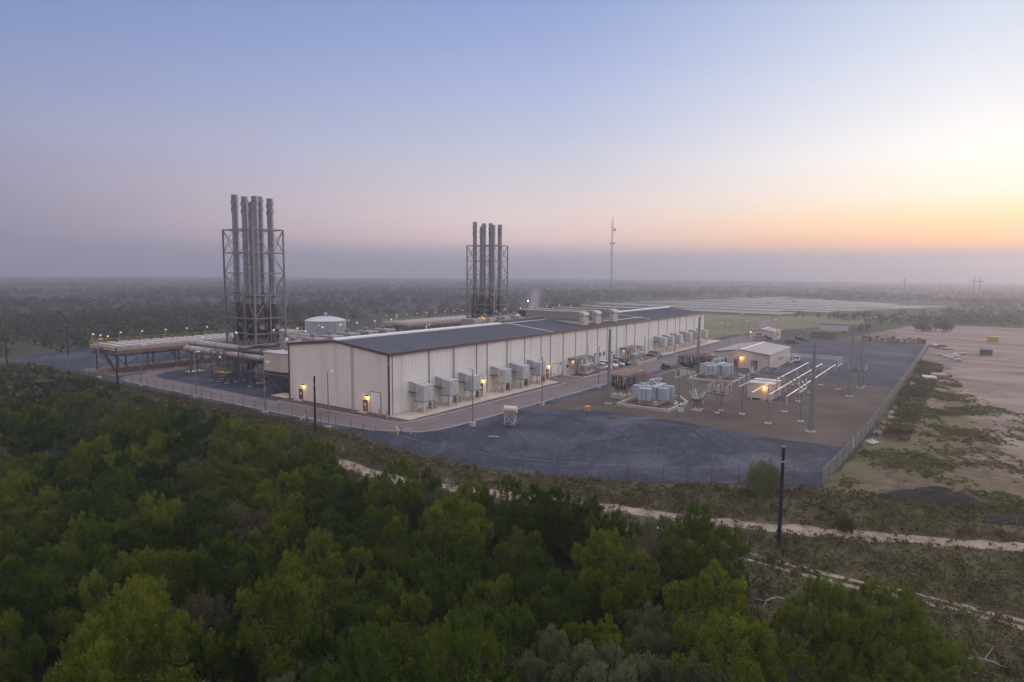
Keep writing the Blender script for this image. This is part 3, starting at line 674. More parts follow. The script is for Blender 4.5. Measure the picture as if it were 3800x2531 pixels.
# ------------------------------------------------------------------ fence
fe = thing('perimeter_fence', 'chain link perimeter fence around the gravel yard', 'fence')
def fence_run(pts, name, m, h, post_step, rail=True):
    pan = MB(); rl = MB(); out = []
    for a, b_ in zip(pts[:-1], pts[1:]):
        a = Vector(a); b_ = Vector(b_); pan.add([(a.x,a.y,.05),(b_.x,b_.y,.05),(b_.x,b_.y,h),(a.x,a.y,h)], [(0,1,2,3)])
        rl.bar((a.x,a.y,h), (b_.x,b_.y,h), .05)
        n = max(1, round((b_-a).length/post_step)); out += [a+(b_-a)*(i/n) for i in range(n)]
    pan.build(name, m, fe); rl.build('top_rail', M['steel'], fe); return out
ps = fence_run(FENCE[:15], 'mesh_panel', M['chain'], 1.9, 3.6) + fence_run(FENCE[14:], 'slatted_panel', M['slat'], 2.0, 4.5)
ps = [p for p in ps if p.x < 150][:100]
pm = MB().cyl((0,0,0),(0,0,2.15),.045,.045,6); pm.cyl((0,0,2.1),(.1,0,2.4),.025,.02,5); pm = pm.build('post', M['steel_dark'], fe); pm.location = (ps[0].x, ps[0].y, 0)
for p in ps[1:]:
    o = pm.copy(); COL.objects.link(o); o.parent = fe; o.location = (p.x, p.y, 0)
fg = thing('fence_notice', 'white notice plate on the grey slatted fence, nearer one', 'sign', (23.5,-69.95,1.25), 0, 'white notice plates on the right fence')
MB().box(-.3,.3,-.02,.02,-.55,.55).build('plate', M['white'], fg); MB().box(-.22,.22,.021,.026,.2,.3).build('text_line', M['joint'], fg)
dup(fg, (52,-70.45,1.25), label='white notice plate on the grey slatted fence, farther one')
sg = thing('yard_sign', 'white warning sign with blue header beside the transformer pit', 'sign', (31.8,-41.2,0))
sg.rotation_euler.z = R(-8)
MB().box(-.04,.04,-.56,.56,.65,1.85).build('board', M['white'], sg)
MB().box(-.052,-.042,-.56,.56,1.6,1.85).build('header', M['signblue'], sg)
q = MB()
for i in range(4): q.box(-.052,-.042,-.42,.42-.12*(i%2),.82+i*.18,.87+i*.18)
q.build('text_line', M['joint'], sg)
q = MB(); q.cyl((0.06,-.5,0),(0.06,-.5,1.8),.035,n=6); q.cyl((0.06,.5,0),(0.06,.5,1.8),.035,n=6); q.build('post', M['steel'], sg)

# ------------------------------------------------------------------ yard odds and ends
sd = thing('drum_stand', 'cream horizontal drum on a braced white stand in the gravel yard', 'tank', (7.2,-21.1,0), R(-72))
q = MB(); q.tube([(-1.1,0,2.65),(-1.05,0,2.65),(1.05,0,2.65),(1.1,0,2.65)], [.55,.62,.62,.55], 18); q.build('drum', M['spoolcream'], sd, True)
q = MB()
for x in (-.8,.8): q.cyl((x-.04,0,2.65),(x+.04,0,2.65),.66,n=18)
q.build('strap', M['legcream'], sd)
q = MB()
for x in (-.85,.85):
    for y in (-.75,.75): q.bar((x,y,.25),(x*.95,y*.75,2.15),.1)
for y in (-.75,.75): q.bar((-.85,y,.3),(.85,y*.8,2.0),.07); q.bar((.85,y,.3),(-.85,y*.8,2.0),.07); q.bar((-.9,y*.8,2.1),(.9,y*.8,2.1),.1)
for x in (-.85,.85): q.bar((x,-.75,.3),(x,.6,2.0),.07); q.bar((x,.75,.3),(x,-.6,2.0),.07)
q.build('stand', M['porc'], sd)
q = MB(); q.bbox(-1.15,1.15,-.95,-.45,0,.28,.04); q.bbox(-1.15,1.15,.45,.95,0,.28,.04); q.box(-.2,.2,-.5,.5,.02,.2); q.build('skid', M['steel_dark'], sd)
cr = thing('wooden_crate', 'orange brown wooden crate at the gravel edge', 'crate', (24.9,-26,0), R(15))
q = MB(); q.box(-.62,.62,-.5,.5,.08,.85)
q.build('side_board', M['orange'], cr)
q = MB()
for x in (-.63,.55): q.box(x,x+.08,-.53,.53,.05,.9)
q.box(-.65,.65,-.52,.52,.85,.92); q.box(-.6,.6,-.5,-.3,0,.08); q.box(-.6,.6,.3,.5,0,.08); q.build('batten', M['orange'], cr)
hp = thing('scrap_heap', 'low heap of dark scrap and planks on the gravel', 'scrap', (22.8,-32.2,0))
q = MB(); rr = random.Random(3)
for i in range(26):
    x, y = rr.gauss(0,.8), rr.gauss(0,.5); a = rr.uniform(0,3.1); l = rr.uniform(.3,1.1)
    q.bar((x-math.cos(a)*l/2,y-math.sin(a)*l/2,rr.uniform(.05,.2)),(x+math.cos(a)*l/2,y+math.sin(a)*l/2,rr.uniform(.05,.35)),.16,.05)
q.build('plank', M['brown'], hp)
mo = thing('timber_mat', 'pale plank lying flat in the tyre tracks', 'plank', (-.6,-23.4,0), R(-62))
q = MB(); q.box(-.8,.8,-.22,-.02,0,.07); q.box(-.75,.85,.02,.2,0,.07); q.build('board', M['pinkcrate'], mo)
def hydrant(loc, rz, lb, first=None):
    t = thing('hydrant_guard', lb, 'hydrant', loc, rz, 'hydrants in cream guard rails')
    for x,y in ((-1.3,-.6),(1.2,-.7),(.1,1.1)):
        q = MB(); q.cyl((x,y,0),(x,y,1.05),.09,n=8); q.lathe([(.09,1.05),(.05,1.12),(.01,1.13)],(x,y,0),8); q.build('post', M['spoolcream'], t, True)
    q = MB(); q.bar((-1.3,-.6,.85),(.1,1.1,.85),.1); q.bar((1.2,-.7,.85),(.1,1.1,.85),.1); q.build('rail', M['spoolcream'], t)
    q = MB(); q.lathe([(.2,0),(.2,.08),(.14,.1),(.14,.75),(.19,.78),(.19,.85),(.1,1.0),(.02,1.04)], n=12); q.cyl((-.28,0,.6),(.28,0,.6),.08,n=8); q.cyl((0,-.26,.5),(0,0,.5),.09,n=8)
    q.build('hydrant', M['red_door'] if first else M['steel_dark'], t, True)
    return t
hydrant((-11.6,7.6,0), R(95), 'dark hydrant inside cream guard rails beside the tarred pole')
hydrant((-8.0,-11.0,0), R(110), 'red hydrant inside cream guard rails at the road corner', True)

# ------------------------------------------------------------------ substation
def pit(dx, lab):
    pts = [(32.6,-28.0),(32.6,-38.6),(42.5,-38.7),(47.4,-35.4),(47.4,-28.0)]
    o = ring('containment_wall', [(x+dx,y) for x,y in pts], .38, .55, M['conc'], lab, 'containment wall')
pit(0, 'pale concrete containment wall round the nearest blue transformer'); pit(39.5, 'pale concrete containment wall round the farther blue transformer')
for dx in (0, 39.5):
    sheet('pit_floor', [(32.8+dx,-28.2),(32.8+dx,-38.4),(42.4+dx,-38.5),(47.2+dx,-35.3),(47.2+dx,-28.2)], .02, M['stone'])
wm, wnt, wb = newmat('still_water'); wb.inputs['Base Color'].default_value = (.02,.02,.022,1); wb.inputs['Roughness'].default_value = .03; wb.inputs['Specular IOR Level'].default_value = 1.0
bump(wnt, wb, noise(wnt, 1.2, 2), .02, .02); M['water'] = wm
sheet('puddle', [(40.2,-36.6),(40.9,-37.5),(41.6,-38.15),(43.0,-37.9),(44.9,-36.5),(46.4,-35.4),(46.2,-34.9),(44.2,-34.9),(43.9,-35.7),(42.1,-36.0)], .04, M['water'])
def transformer():
    t = thing('power_transformer', 'large pale blue grey power transformer in the nearest concrete pit', 'transformer', (40,-32.5,0), 0, 'pale blue grey power transformers in concrete pits')
    MB().bbox(-3.1,3.4,-1.9,1.9,0,.85,.06).build('plinth', M['apron'], t)
    q = MB(); q.bbox(-2.6,2.9,-1.35,1.35,.95,3.55,.08); q.bbox(-2.7,3.0,-1.45,1.45,3.42,3.62,.03)
    for x in (-1.5,-.2,1.1,2.2): q.box(x-.06,x+.06,-1.42,1.42,1.0,3.42)
    q.box(-2.4,2.7,-1.1,1.1,.85,.97)
    q.build('tank', M['trans'], t)
    for x0, x1, y0, y1 in ((-4.5,-3.0,-1.15,1.35),(-1.9,-.75,-3.6,-1.6),(.9,2.3,-3.5,-1.6),(-1.9,-.75,1.6,3.6),(.9,2.3,1.6,3.5)):
        f = MB()
        if x1 < -2.5:   # end bank: three broad fin stacks seen edge-on
            for i in range(3):
                y = y0+(y1-y0)*(i+.5)/3; f.bbox(x0,x1,y-.36,y+.36,1.1,3.4,.05)
            for z in (1.2,3.2): f.box(x0+.1,x1+.4,y0+.1,y1-.1,z-.06,z+.1)
        else:
            n = 3
            for i in range(n):
                x = x0+(x1-x0)*(i+.5)/n; d_ = (x1-x0)/n*.42; f.bbox(x-d_,x+d_,y0,y1,1.1,3.4,.04)
            for z in (1.2,3.2): f.box(x0+.1,x1-.1,(y0 if y0 < 0 else y0-.3)+.1,y1+(.25 if y0 < 0 else -.1),z-.06,z+.1)
        f.build('radiator_bank', M['trans'], t)
    q = MB(); q.cyl((.9,1.3,4.15),(2.9,-.4,4.35),.3,n=14); q.bar((1.5,.7,3.6),(1.5,.7,4.1),.12); q.bar((2.4,0,3.6),(2.4,0,4.1),.12); q.build('conservator', M['trans'], t, True)
    for x in (-1.8,-.1,1.6):
        b_ = MB(); b_.lathe([(.24,3.6),(.24,3.8),(.12,3.85)]+[(r,3.85+.07*i+(.03 if k else 0)) for i in range(16) for k,r in ((0,.13),(1,.09))]+[(.05,5.0),(.04,5.5)], (x,-.5,0), 10)
        b_.build('bushing', M['porc'], t, True)
    for x in (-1.7,-.9,-.1):
        b_ = MB(); b_.lathe([(.15,3.6),(.13,3.9),(.1,4.25),(.03,4.4)], (x,.8,0), 8); b_.build('low_bushing', M['porc'], t, True)
    q = MB(); q.tube([(-2.4,-.9,3.62),(-2.2,-.7,3.9),(.2,.2,3.95),(1.4,.6,4.0)],.08,6); q.tube([(-2.6,.6,3.7),(0,.9,3.85),(2.6,.9,3.75)],.06,6); q.box(-1.2,-.6,-.2,.3,3.6,3.95); q.box(.3,.8,-.1,.35,3.6,3.9); q.build('top_piping', M['steel'], t)
    q = MB(); q.bbox(-2.95,-2.55,-1.3,-1.02,1.3,2.6,.03); q.build('cabinet', M['porc'], t)
    q = MB(); 
    for i in range(9): q.bar((-2.3+i*.6,1.2,3.62),(-2.3+i*.6,1.2,3.95),.05)
    q.build('valve', M['steel'], t)
    return t
tf = transformer()
dup(tf, (79.5,-32.5,0), label='large pale blue grey power transformer in the farther concrete pit')
def rack():
    t = thing('cable_rack', 'copper topped bus bar rack with hanging black cables behind the nearest steel mast', 'cable rack', (43.2,-25.2,0), 0, 'bus bar racks with hanging black cables')
    hx, hy, z = 4.4, 2.2, 4.95
    q = MB()
    for y in (-hy,hy): q.box(-hx,hx,y-.09,y+.09,z-.35,z-.1)
    for x in (-hx,-hx/3,hx/3,hx): q.box(x-.08,x+.08,-hy+.09,hy-.09,z-.32,z-.12)
    q.build('frame', M['steel'], t)
    for x in (-hx+.15,hx-.15):
        for y in (-hy+.1,hy-.1): MB().box(x-.1,x+.1,y-.1,y+.1,0,z-.35).build('post', M['steel'], t)
    q = MB()
    for i in range(12):
        x = -hx+.35+i*(2*hx-.7)/11
        q.bar((x,-hy-.2,z-.02),(x,hy+.2,z-.02),.16,.08)
    for y in (-1.5,-.5,.5,1.5): q.bar((-hx,y,z+.1),(hx,y,z+.1),.05,.06)
    q.build('bus_bar', M['skylit'], t)
    q = MB(); rr = random.Random(5)
    for i in range(46):
        x = -hx+.4+rr.random()*4.6; y = -hy+.3+rr.random()*(2*hy-.6)
        ex = -2.3+(x+2.3)*.35+rr.uniform(-.15,.15); ey = y*.55
        bx, by = (x-(-2.3))*.45, y*.35
        q.tube([(x,y,z-.12),(x+bx*.55,y+by*.6,z-1.0),(x+bx*.7,y+by*.8,z-1.9),(ex+bx*.35,ey+by*.3,z-2.7),(ex,ey,z-3.3)],.075,5)
    q.build('hanging_cable', M['cable'], t)
    q = MB()
    for i in range(14): q.cyl((-3.4+(i%7)*.4,-.8+(i//7)*1.4,.9),(-3.4+(i%7)*.4,-.8+(i//7)*1.4,1.75),.06,n=6)
    q.build('conduit', M['steel'], t)
    MB().bbox(-4.2,-.6,-1.7,1.5,0,.9,.05).build('plinth', M['conc'], t)
    q = MB()
    for i in range(12):
        x = -hx+.35+i*(2*hx-.7)/11; x2 = -2.6+i*.30
        q.tube([(x,-hy-.15,z-.02),(x*.9+x2*.1,-hy-.9,z+.1),(x*.5+x2*.5,-hy-2.2,z-.1),(x2,-hy-3.9,4.4)],.045,5)
    q.build('flexible_bar', M['rustpipe'], t)
    return t
M['unlitbar'] = mat('unlit_bar', (.22,.20,.215), .45, .5)  # the same bars without the painted orange reflection
rk = rack(); rk2 = dup(rk, (82.5,-25.2,0), label='grey bus bar rack with hanging black cables beside the red car')
def insul(mb, x, y, z0, z1, r=.11):
    n = max(4, int((z1-z0)/.12)); pr = []
    for i in range(n):
        z = (z1-z0)*i/n; pr += [(r, z), (r*.7, z+(z1-z0)/n*.5)]
    mb.lathe(pr+[(r*.6, z1-z0)], (x,y,z0), 8)
def tpost():
    t = thing('insulator_post', 'grey T shaped post with three insulators beside the nearest transformer', 'insulator post', (42.4,-36.9,0), 0, 'T shaped insulator posts beside the transformers')
    MB().box(-.15,.15,-.15,.15,.02,5.2).build('post', M['steel'], t)
    MB().box(-2.6,3.0,-.12,.12,5.2,5.4).build('crossarm', M['steel'], t)
    for x in (-2.4,.2,2.8):
        q = MB(); insul(q, x, 0, 5.4, 6.7); q.build('insulator', M['porc'], t, True)
    q = MB()
    for k, x in enumerate((-2.4,.2,2.8)):
        q.tube([(x,-.8,6.76),(x,.7,6.76)],.06,6)
        q.tube([(x,-.8,6.76),(x-.3,-1.8,6.4),(-4.6+k*1.2,-4.2,4.7),(-4.4+k*1.0,-4.9,3.3)],.02,5)
        q.tube([(x,.7,6.76),(-4.2+k*1.7,3.9,5.55)],.02,5)
    q.build('conductor', M['porc'], t)
    q = MB(); q.box(-.35,.35,-.35,.35,.0,.05); q.build('base_plate', M['conc'], t)
    return t
tp = tpost(); dup(tp, (81.9,-36.9,0), label='grey T shaped post with three insulators beside the farther transformer')
def breaker():
    t = thing('circuit_breaker', 'grey circuit breaker with slanted bushings on a white pad, nearest one', 'circuit breaker', (38.6,-41.9,0), 0, 'circuit breakers with slanted bushings')
    MB().box(-1.3,1.3,-.9,.9,0,.1).build('pad', M['conc'], t)
    q = MB()
    for x in (-.7,.7):
        for y in (-.4,.4): q.bar((x,y,.1),(x,y,1.7),.12)
    q.bar((-.7,-.4,.2),(.7,-.4,1.6),.06); q.bar((-.7,.4,1.6),(.7,.4,.2),.06); q.box(-1.4,1.4,-.5,.5,1.7,1.85)
    q.build('frame', M['steel_dark'], t)
    for x in (-1.0,0,1.0):
        q = MB(); q.cyl((x,-.85,2.15),(x,.85,2.15),.28,n=12); q.build('breaker_tank', M['steel'], t, True)
        for s in (-1,1):
            q = MB(); q.tube([(x*1.0,s*.55,2.35),(x*1.18,s*.75,2.8),(x*1.45,s*1.05,3.5),(x*1.52,s*1.12,3.7)],[.15,.14,.09,.03],8); q.build('bushing', M['porc'], t, True)
    MB().bbox(1.5,1.95,-.45,.45,1.0,2.3,.03).build('cabinet', M['porc'], t)
    return t
bk = breaker(); dup(bk, (78.1,-41.9,0), label='grey circuit breaker with slanted bushings, behind the beige control house')
def disc():
    t = thing('disconnect_switch', 'two legged grey switch platform with standing insulators, nearest one', 'disconnect switch', (39.1,-45.8,0), 0, 'switch platforms with standing insulators')
    for x in (-1.3,1.3):
        MB().box(x-.13,x+.13,-.13,.13,.1,3.45).build('post', M['steel'], t)
        MB().lathe([(.5,0),(.5,.14),(.42,.18)], (x,0,0), 12).build('footing', M['conc'], t)
    q = MB(); q.box(-2.2,2.2,-1.75,-1.55,3.5,3.7); q.box(-2.2,2.2,1.55,1.75,3.5,3.7); q.box(-1.45,-1.15,-1.7,1.7,3.4,3.58); q.box(1.15,1.45,-1.7,1.7,3.4,3.58); q.box(-2.0,2.0,-.1,.1,3.5,3.66)
    q.build('platform', M['steel_dark'], t)
    for y in (-1.6,0,1.6):
        for x in (-1.7,-.5,1.6):
            q = MB(); insul(q, x, y, 3.7, 5.1); q.build('insulator', M['porc'], t, True)
        q = MB(); q.tube([(-1.9,y,5.15),(-.5,y,5.2),(1.8,y,5.15)],.06,6); q.build('blade', M['steel'], t)
    q = MB(); q.box(1.2,1.45,-.22,.22,1.3,2.0); q.build('operator_box', M['steel'], t)
    return t
dc = disc(); dup(dc, (78.7,-45.6,0), label='two legged grey switch platform in front of the beige warehouse')
dup(dc, (87.5,-62.4,0), label='two legged grey switch platform beside the far masts by the fence', rz=R(90))
ch = thing('control_house', 'small windowless beige control house with a glowing lamp among the bus bars', 'control house', (59,-48.9,0))
MB().bbox(-3.6,3.6,-2.45,2.45,.35,3.35,.04).build('wall', M['beige'], ch)
MB().bbox(-3.75,3.75,-2.6,2.6,3.35,3.5,.03).build('roof', M['beige'], ch)
q = MB()
for x in (-3.2,0,3.2):
    for y in (-2.2,2.2): q.box(x-.25,x+.25,y-.25,y+.25,0,.35)
q.build('pier', M['conc'], ch)
door_x(ch, -3.6, -1.4, -.4, 2.5, M['beige'], off=(0,0,0), sign=False)
q = MB(); q.box(-4.6,-3.62,-1.5,-.3,.25,.33); q.box(-5.0,-4.6,-1.5,-.3,.1,.18); q.build('step', M['steel'], ch)
wl = MB().box(-3.8,-3.6,-1.05,-.75,2.78,2.98).build('wall_lamp', M['black'], ch)
MB().box(-3.95,-3.8,-1.02,-.78,2.7,2.9).build('lens', M['lampglow'], wl)
l = bpy.data.lights.new('control_lamp', 'POINT'); l.energy = 60; l.color = (1,.48,.10); l.shadow_soft_size = .12; lo = bpy.data.objects.new('control_lamp', l); COL.objects.link(lo); lo.location = (59-4.15,-48.9-.9,2.6)
MB().bbox(-1.5,-.5,-3.1,-2.47,1.0,2.6,.04).build('cooling_unit', M['porc'], ch)
q = MB(); q.box(-2.9,-1.9,.3,1.9,3.5,3.56); q.build('roof_patch', M['silver'], ch)
# rigid bus along the yard: tubes on T supports
BG = 'polished bus tubes running along the yard'
for y, lb in ((-52.7,'bright bus tube along the yard, farthest of three from the fence'), (-55.6,'bright bus tube along the yard, middle of three'), (-58.4,'bright bus tube along the yard, nearest of three to the fence')):
    t = thing('bus_tube', lb, 'bus tube', (34,y,5.1), 0, BG)
    MB().cyl((0,0,0),(49,0,0),.08,n=10).build('tube', M['alu'], t, True)
    for x in (0,12.2,24.3,36.4,48.6): MB().cyl((x-.1,0,0),(x+.1,0,0),.13,n=10).build('clamp', M['porc'], t)
def tsup(x, lb):
    t = thing('bus_support', lb, 'bus support', (x,-55.6,0), 0, 'T supports under the bus tubes')
    MB().box(-.14,.14,-.14,.14,.15,3.6).build('post', M['steel'], t)
    MB().lathe([(.58,0),(.58,.18),(.5,.24)], n=14).build('footing', M['conc'], t)
    MB().box(-.1,.1,-3.0,3.1,3.6,3.75).build('crossarm', M['steel'], t)
    for y in (2.9,0,-2.8):
        q = MB(); insul(q, 0, y, 3.75, 5.02); q.build('insulator', M['porc'], t, True)
    return t
t0 = tsup(34.4, 'T support under the near ends of the bus tubes')
for x, lb in ((46.3,'T support under the bus tubes by the control house corner'), (58.4,'third T support along the bus tubes'), (70.5,'fourth T support along the bus tubes'), (82.6,'T support under the far ends of the bus tubes')):
    dup(t0, (x,-55.6,0), label=lb)
for k, X in enumerate((39.3, 79.0)):
    w_ = ('nearer', 'farther')[k]
    for j, dx in enumerate((-2.5,.4,3.3)):
        t = thing('cross_bus_tube', 'grey cross bus tube of the %s set, %s of three' % (w_, ('nearest','middle','farthest')[j]), 'bus tube', (X+dx,-47.6,7.0), 0, 'cross bus tubes above the yard')
        MB().cyl((0,0,0),(0,-12.2,0),.075,n=8).build('tube', M['porc'] if k else M['steel'], t, True)
        for y in (-2.3,-12.1): MB().cyl((0,y-.1,0),(0,y+.1,0),.11,n=8).build('clamp', M['alu'], t)
        if k == 0: MB().tube([(0,-7.9+ j*2.9-2.9+.0,0),(0,-7.9+j*2.9-2.9,-1.85)],.035,5).build('drop_bar', M['steel'], t)
    for y, side in ((-49.9,'transformer'), (-59.8,'fence')):
        t = thing('cross_bus_support', 'tall T support holding the %s cross bus tubes on the %s side' % (w_, side), 'bus support', (X,y,0), 0, 'tall T supports of the cross bus tubes')
        MB().box(-.15,.15,-.15,.15,.15,5.4).build('post', M['steel'], t)
        MB().lathe([(.58,0),(.58,.2),(.5,.26)], n=14).build('footing', M['conc'], t)
        MB().box(-2.7,3.5,-.11,.11,5.4,5.56).build('crossarm', M['porc'], t)
        for dx in (-2.5,.4,3.3):
            q = MB(); insul(q, dx, 0, 5.56, 6.92); q.build('insulator', M['porc'], t, True)

for ch_ in rk2.children:
    if ch_.name.startswith('bus_bar'): ch_.data = ch_.data.copy(); ch_.data.materials[0] = M['unlitbar']
# ------------------------------------------------------------------ warehouse, gatehouse
def shed(name, lb, cat, loc, lx, ly, e, r, roofm, wallm):
    t = thing(name, lb, cat, loc)
    q = MB(); q.add([(0,0,0),(lx,0,0),(lx,-ly,0),(0,-ly,0),(0,0,e),(lx,0,e),(lx,-ly,e),(0,-ly,e),(0,-ly/2,r),(lx,-ly/2,r)],
        [(0,4,8,7,3),(1,2,6,9,5),(0,1,5,4),(2,3,7,6)]); q.build('wall', wallm, t)
    q = MB()
    for s in (0,1):
        ye = .3 if s == 0 else -ly-.3
        a = [(-.25,ye,e-.03),(lx+.25,ye,e-.03),(lx+.25,-ly/2,r+.03),(-.25,-ly/2,r+.03)]; c_ = [(x,y,z+.12) for x,y,z in a]
        q.add(a+c_, [(0,1,2,3),(7,6,5,4),(0,4,5,1),(1,5,6,2),(2,6,7,3),(3,7,4,0)])
    for i in range(int(lx/.9)):
        for s in (0,1):
            ye = .25 if s == 0 else -ly-.25
            q.bar((i*.9+.3,ye,e+.1),(i*.9+.3,-ly/2+(.2 if s == 0 else -.2),r+.14),.03,.04)
    ro = q.build('roof', roofm, t)
    q = MB(); q.box(-.25,lx+.25,-ly/2-.22,-ly/2+.22,r+.12,r+.24); q.build('ridge_cap', M['ridge'], ro)
    q = MB()
    for x in (-.3, lx+.26):
        q.add([(x,.32,e-.12),(x,-ly/2,r-.04),(x,-ly-.32,e-.12),(x,-ly-.32,e+.06),(x,-ly/2,r+.14),(x,.32,e+.06),(x+.04,.32,e-.12),(x+.04,-ly/2,r-.04),(x+.04,-ly-.32,e-.12),(x+.04,-ly-.32,e+.06),(x+.04,-ly/2,r+.14),(x+.04,.32,e+.06)],
          [(0,1,4,5),(1,2,3,4),(6,11,10,7),(7,10,9,8),(0,6,7,1),(1,7,8,2),(3,9,10,4),(4,10,11,5)])
    q.build('gable_trim', M['steel_dark'], t)
    MB().box(-.1,.1,-ly-.1,-ly+.05,0,e-.1).build('corner_trim', M['steel_dark'], t)
    MB().bbox(-.5,lx+.5,-ly-.5,.5,-.02,.05,.02).build('slab', M['conc'], t)
    return t
wh = shed('warehouse', 'low beige warehouse with tan roof and lit red doors behind the transformers', 'warehouse', (101.2,-24.8,0), 25, 14.8, 3.95, 4.85, M['roof_tan'], M['beige'])
for y0,y1 in ((-6.6,-5.7),(-11.8,-10.2)):
    d = MB().box(-.09,-.02,y0,y1,.05,2.15).build('door', M['red_door'], wh); q = MB(); q.box(-.12,-.01,y0-.08,y0,.05,2.25); q.box(-.12,-.01,y1,y1+.08,.05,2.25); q.box(-.12,-.01,y0,y1,2.15,2.25); q.build('frame', M['steel_dark'], d)
wl = MB().box(-.32,-.02,-7.75,-7.35,2.95,3.15).build('wall_lamp', M['black'], wh); MB().box(-.3,-.05,-7.7,-7.4,2.85,2.95).build('lens', M['lampglow'], wl)
l = bpy.data.lights.new('warehouse_lamp', 'POINT'); l.energy = 85; l.color = (1,.48,.10); l.shadow_soft_size = .15; lo = bpy.data.objects.new('warehouse_lamp', l); COL.objects.link(lo); lo.location = (101.2-.6,-24.8-7.55,2.7)
for y in (-1.2,-2.4,-3.4): 
    f = MB().box(-.06,-.01,y-.22,y+.22,1.0,2.3).build('window', M['joint'], wh); MB().box(-.075,-.055,y-.16,y+.16,1.08,2.22).build('pane', M['glass'], f)
d = MB().box(7.5,9.8,-14.86,-14.78,.05,3.0).build('roller_door', M['porc'], wh)
for x in (12.5, 15.5): f = MB().box(x-.5,x+.5,-14.86,-14.78,1.2,2.3).build('window', M['joint'], wh); MB().box(x-.4,x+.4,-14.88,-14.855,1.3,2.2).build('pane', M['glass'], f)
q = MB(); q.tube([(-.8,-6.9,5.0),(-.8,-6.9,5.9)],.05,6); q.build('mast_stub', M['steel'], wh)
gh = shed('gatehouse', 'small cream gatehouse with tan roof beyond the parked suv', 'building', (188,-11.3,0), 12, 9.2, 3.1, 3.9, M['roof_tan'], M['beige'])
d = MB().box(-.08,-.02,-4.6,-2.6,.05,2.3).build('roller_door', M['steel_dark'], gh)
d = MB().box(3,4,-9.28,-9.2,.05,2.2).build('door', M['steel_dark'], gh)
f = MB().box(7,8.6,-9.26,-9.2,1.1,2.2).build('window', M['joint'], gh); MB().box(7.1,8.5,-9.28,-9.255,1.2,2.1).build('pane', M['glass'], f)
wl = MB().box(-.25,-.02,-.6,-.3,2.6,2.85).build('wall_lamp', M['lampglow'], gh)
# ------------------------------------------------------------------ stack towers and stacks
def tower(X, Y, lb):
    t = thing('stack_tower', lb, 'stack tower', (X,Y,0), 0, 'lattice steel towers around the stacks')
    s = 4.1; LV = [0,5.2,10.4,14.1,19.6,24.8,29.7,35.2]
    P = [(0,0),(s,0),(2*s,0),(2*s,s),(2*s,2*s),(2*s,3*s),(s,3*s),(0,3*s),(0,2*s),(0,s)]
    for x, y in P:
        corner = x in (0,2*s) and y in (0,3*s)
        h = LV[-1] if corner else LV[4]
        q = MB(); w = .17 if corner else .14
        q.box(x-w,x+w,y-w,y+w,0,h+.1); q.build('column', M['steel'] , t)
    for z in LV[1:]:
        q = MB()
        for i in range(len(P)):
            a, b_ = P[i], P[(i+1) % len(P)]; q.bar((a[0],a[1],z), (b_[0],b_[1],z), .2, .26)
        if z in LV[4:]: 
            for x in (s,): q.bar((x,0,z),(x,3*s,z),.14)
            for y in (s,2*s): q.bar((0,y,z),(2*s,y,z),.14)
        q.build('ring_beam', M['steel'], t)
    q = MB()
    for k in range(len(LV)-1):
        z0, z1 = LV[k], LV[k+1]
        for i in range(len(P)):
            a, b_ = P[i], P[(i+1) % len(P)]
            if k < 4:
                if (i+k) % 2: q.bar((a[0],a[1],z0),(b_[0],b_[1],z1),.13)
                else: q.bar((b_[0],b_[1],z0),(a[0],a[1],z1),.13)
                if k < 2: q.bar((b_[0],b_[1],z0),(a[0],a[1],z1),.11); q.bar((a[0],a[1],z0),(b_[0],b_[1],z1),.11)
        if k >= 4:
            # upper tiers: braces between corner columns and mid points
            for A, B_, nn in (((0,0),(2*s,0),2),((2*s,0),(2*s,3*s),3),((2*s,3*s),(0,3*s),2),((0,3*s),(0,0),3)):
                for j in range(nn):
                    a = (A[0]+(B_[0]-A[0])*j/nn, A[1]+(B_[1]-A[1])*j/nn); b_ = (A[0]+(B_[0]-A[0])*(j+1)/nn, A[1]+(B_[1]-A[1])*(j+1)/nn)
                    if nn == 3 and j == 1: continue
                    up = (j == 0) == (k % 2 == 1)
                    if up: q.bar((a[0],a[1],z0),(b_[0],b_[1],z1),.12)
                    else: q.bar((b_[0],b_[1],z0),(a[0],a[1],z1),.12)
                    if k == 6 or k == 4: q.bar((b_[0],b_[1],z0),(a[0],a[1],z1),.1); q.bar((a[0],a[1],z0),(b_[0],b_[1],z1),.1)
    q.build('bracing', M['steel'], t)
    q = MB(); q.box(-.3,2*s+.3,-.5,-.1,10.25,10.32); q.box(-.5,-.1,-.3,3*s,13.9,13.98)
    for i in range(6): q.bar((-.5,i*2.4,13.98),(-.5,i*2.4,15),.05)
    q.bar((-.5,0,15),(-.5,12,15),.05); q.build('walkway', M['steel_dark'], t)
    return t
T1 = tower(10.5, 55, 'lattice steel tower around the nearer stack cluster'); 
T2 = dup(T1, (104.6,55,0), label='lattice steel tower around the farther stack cluster')
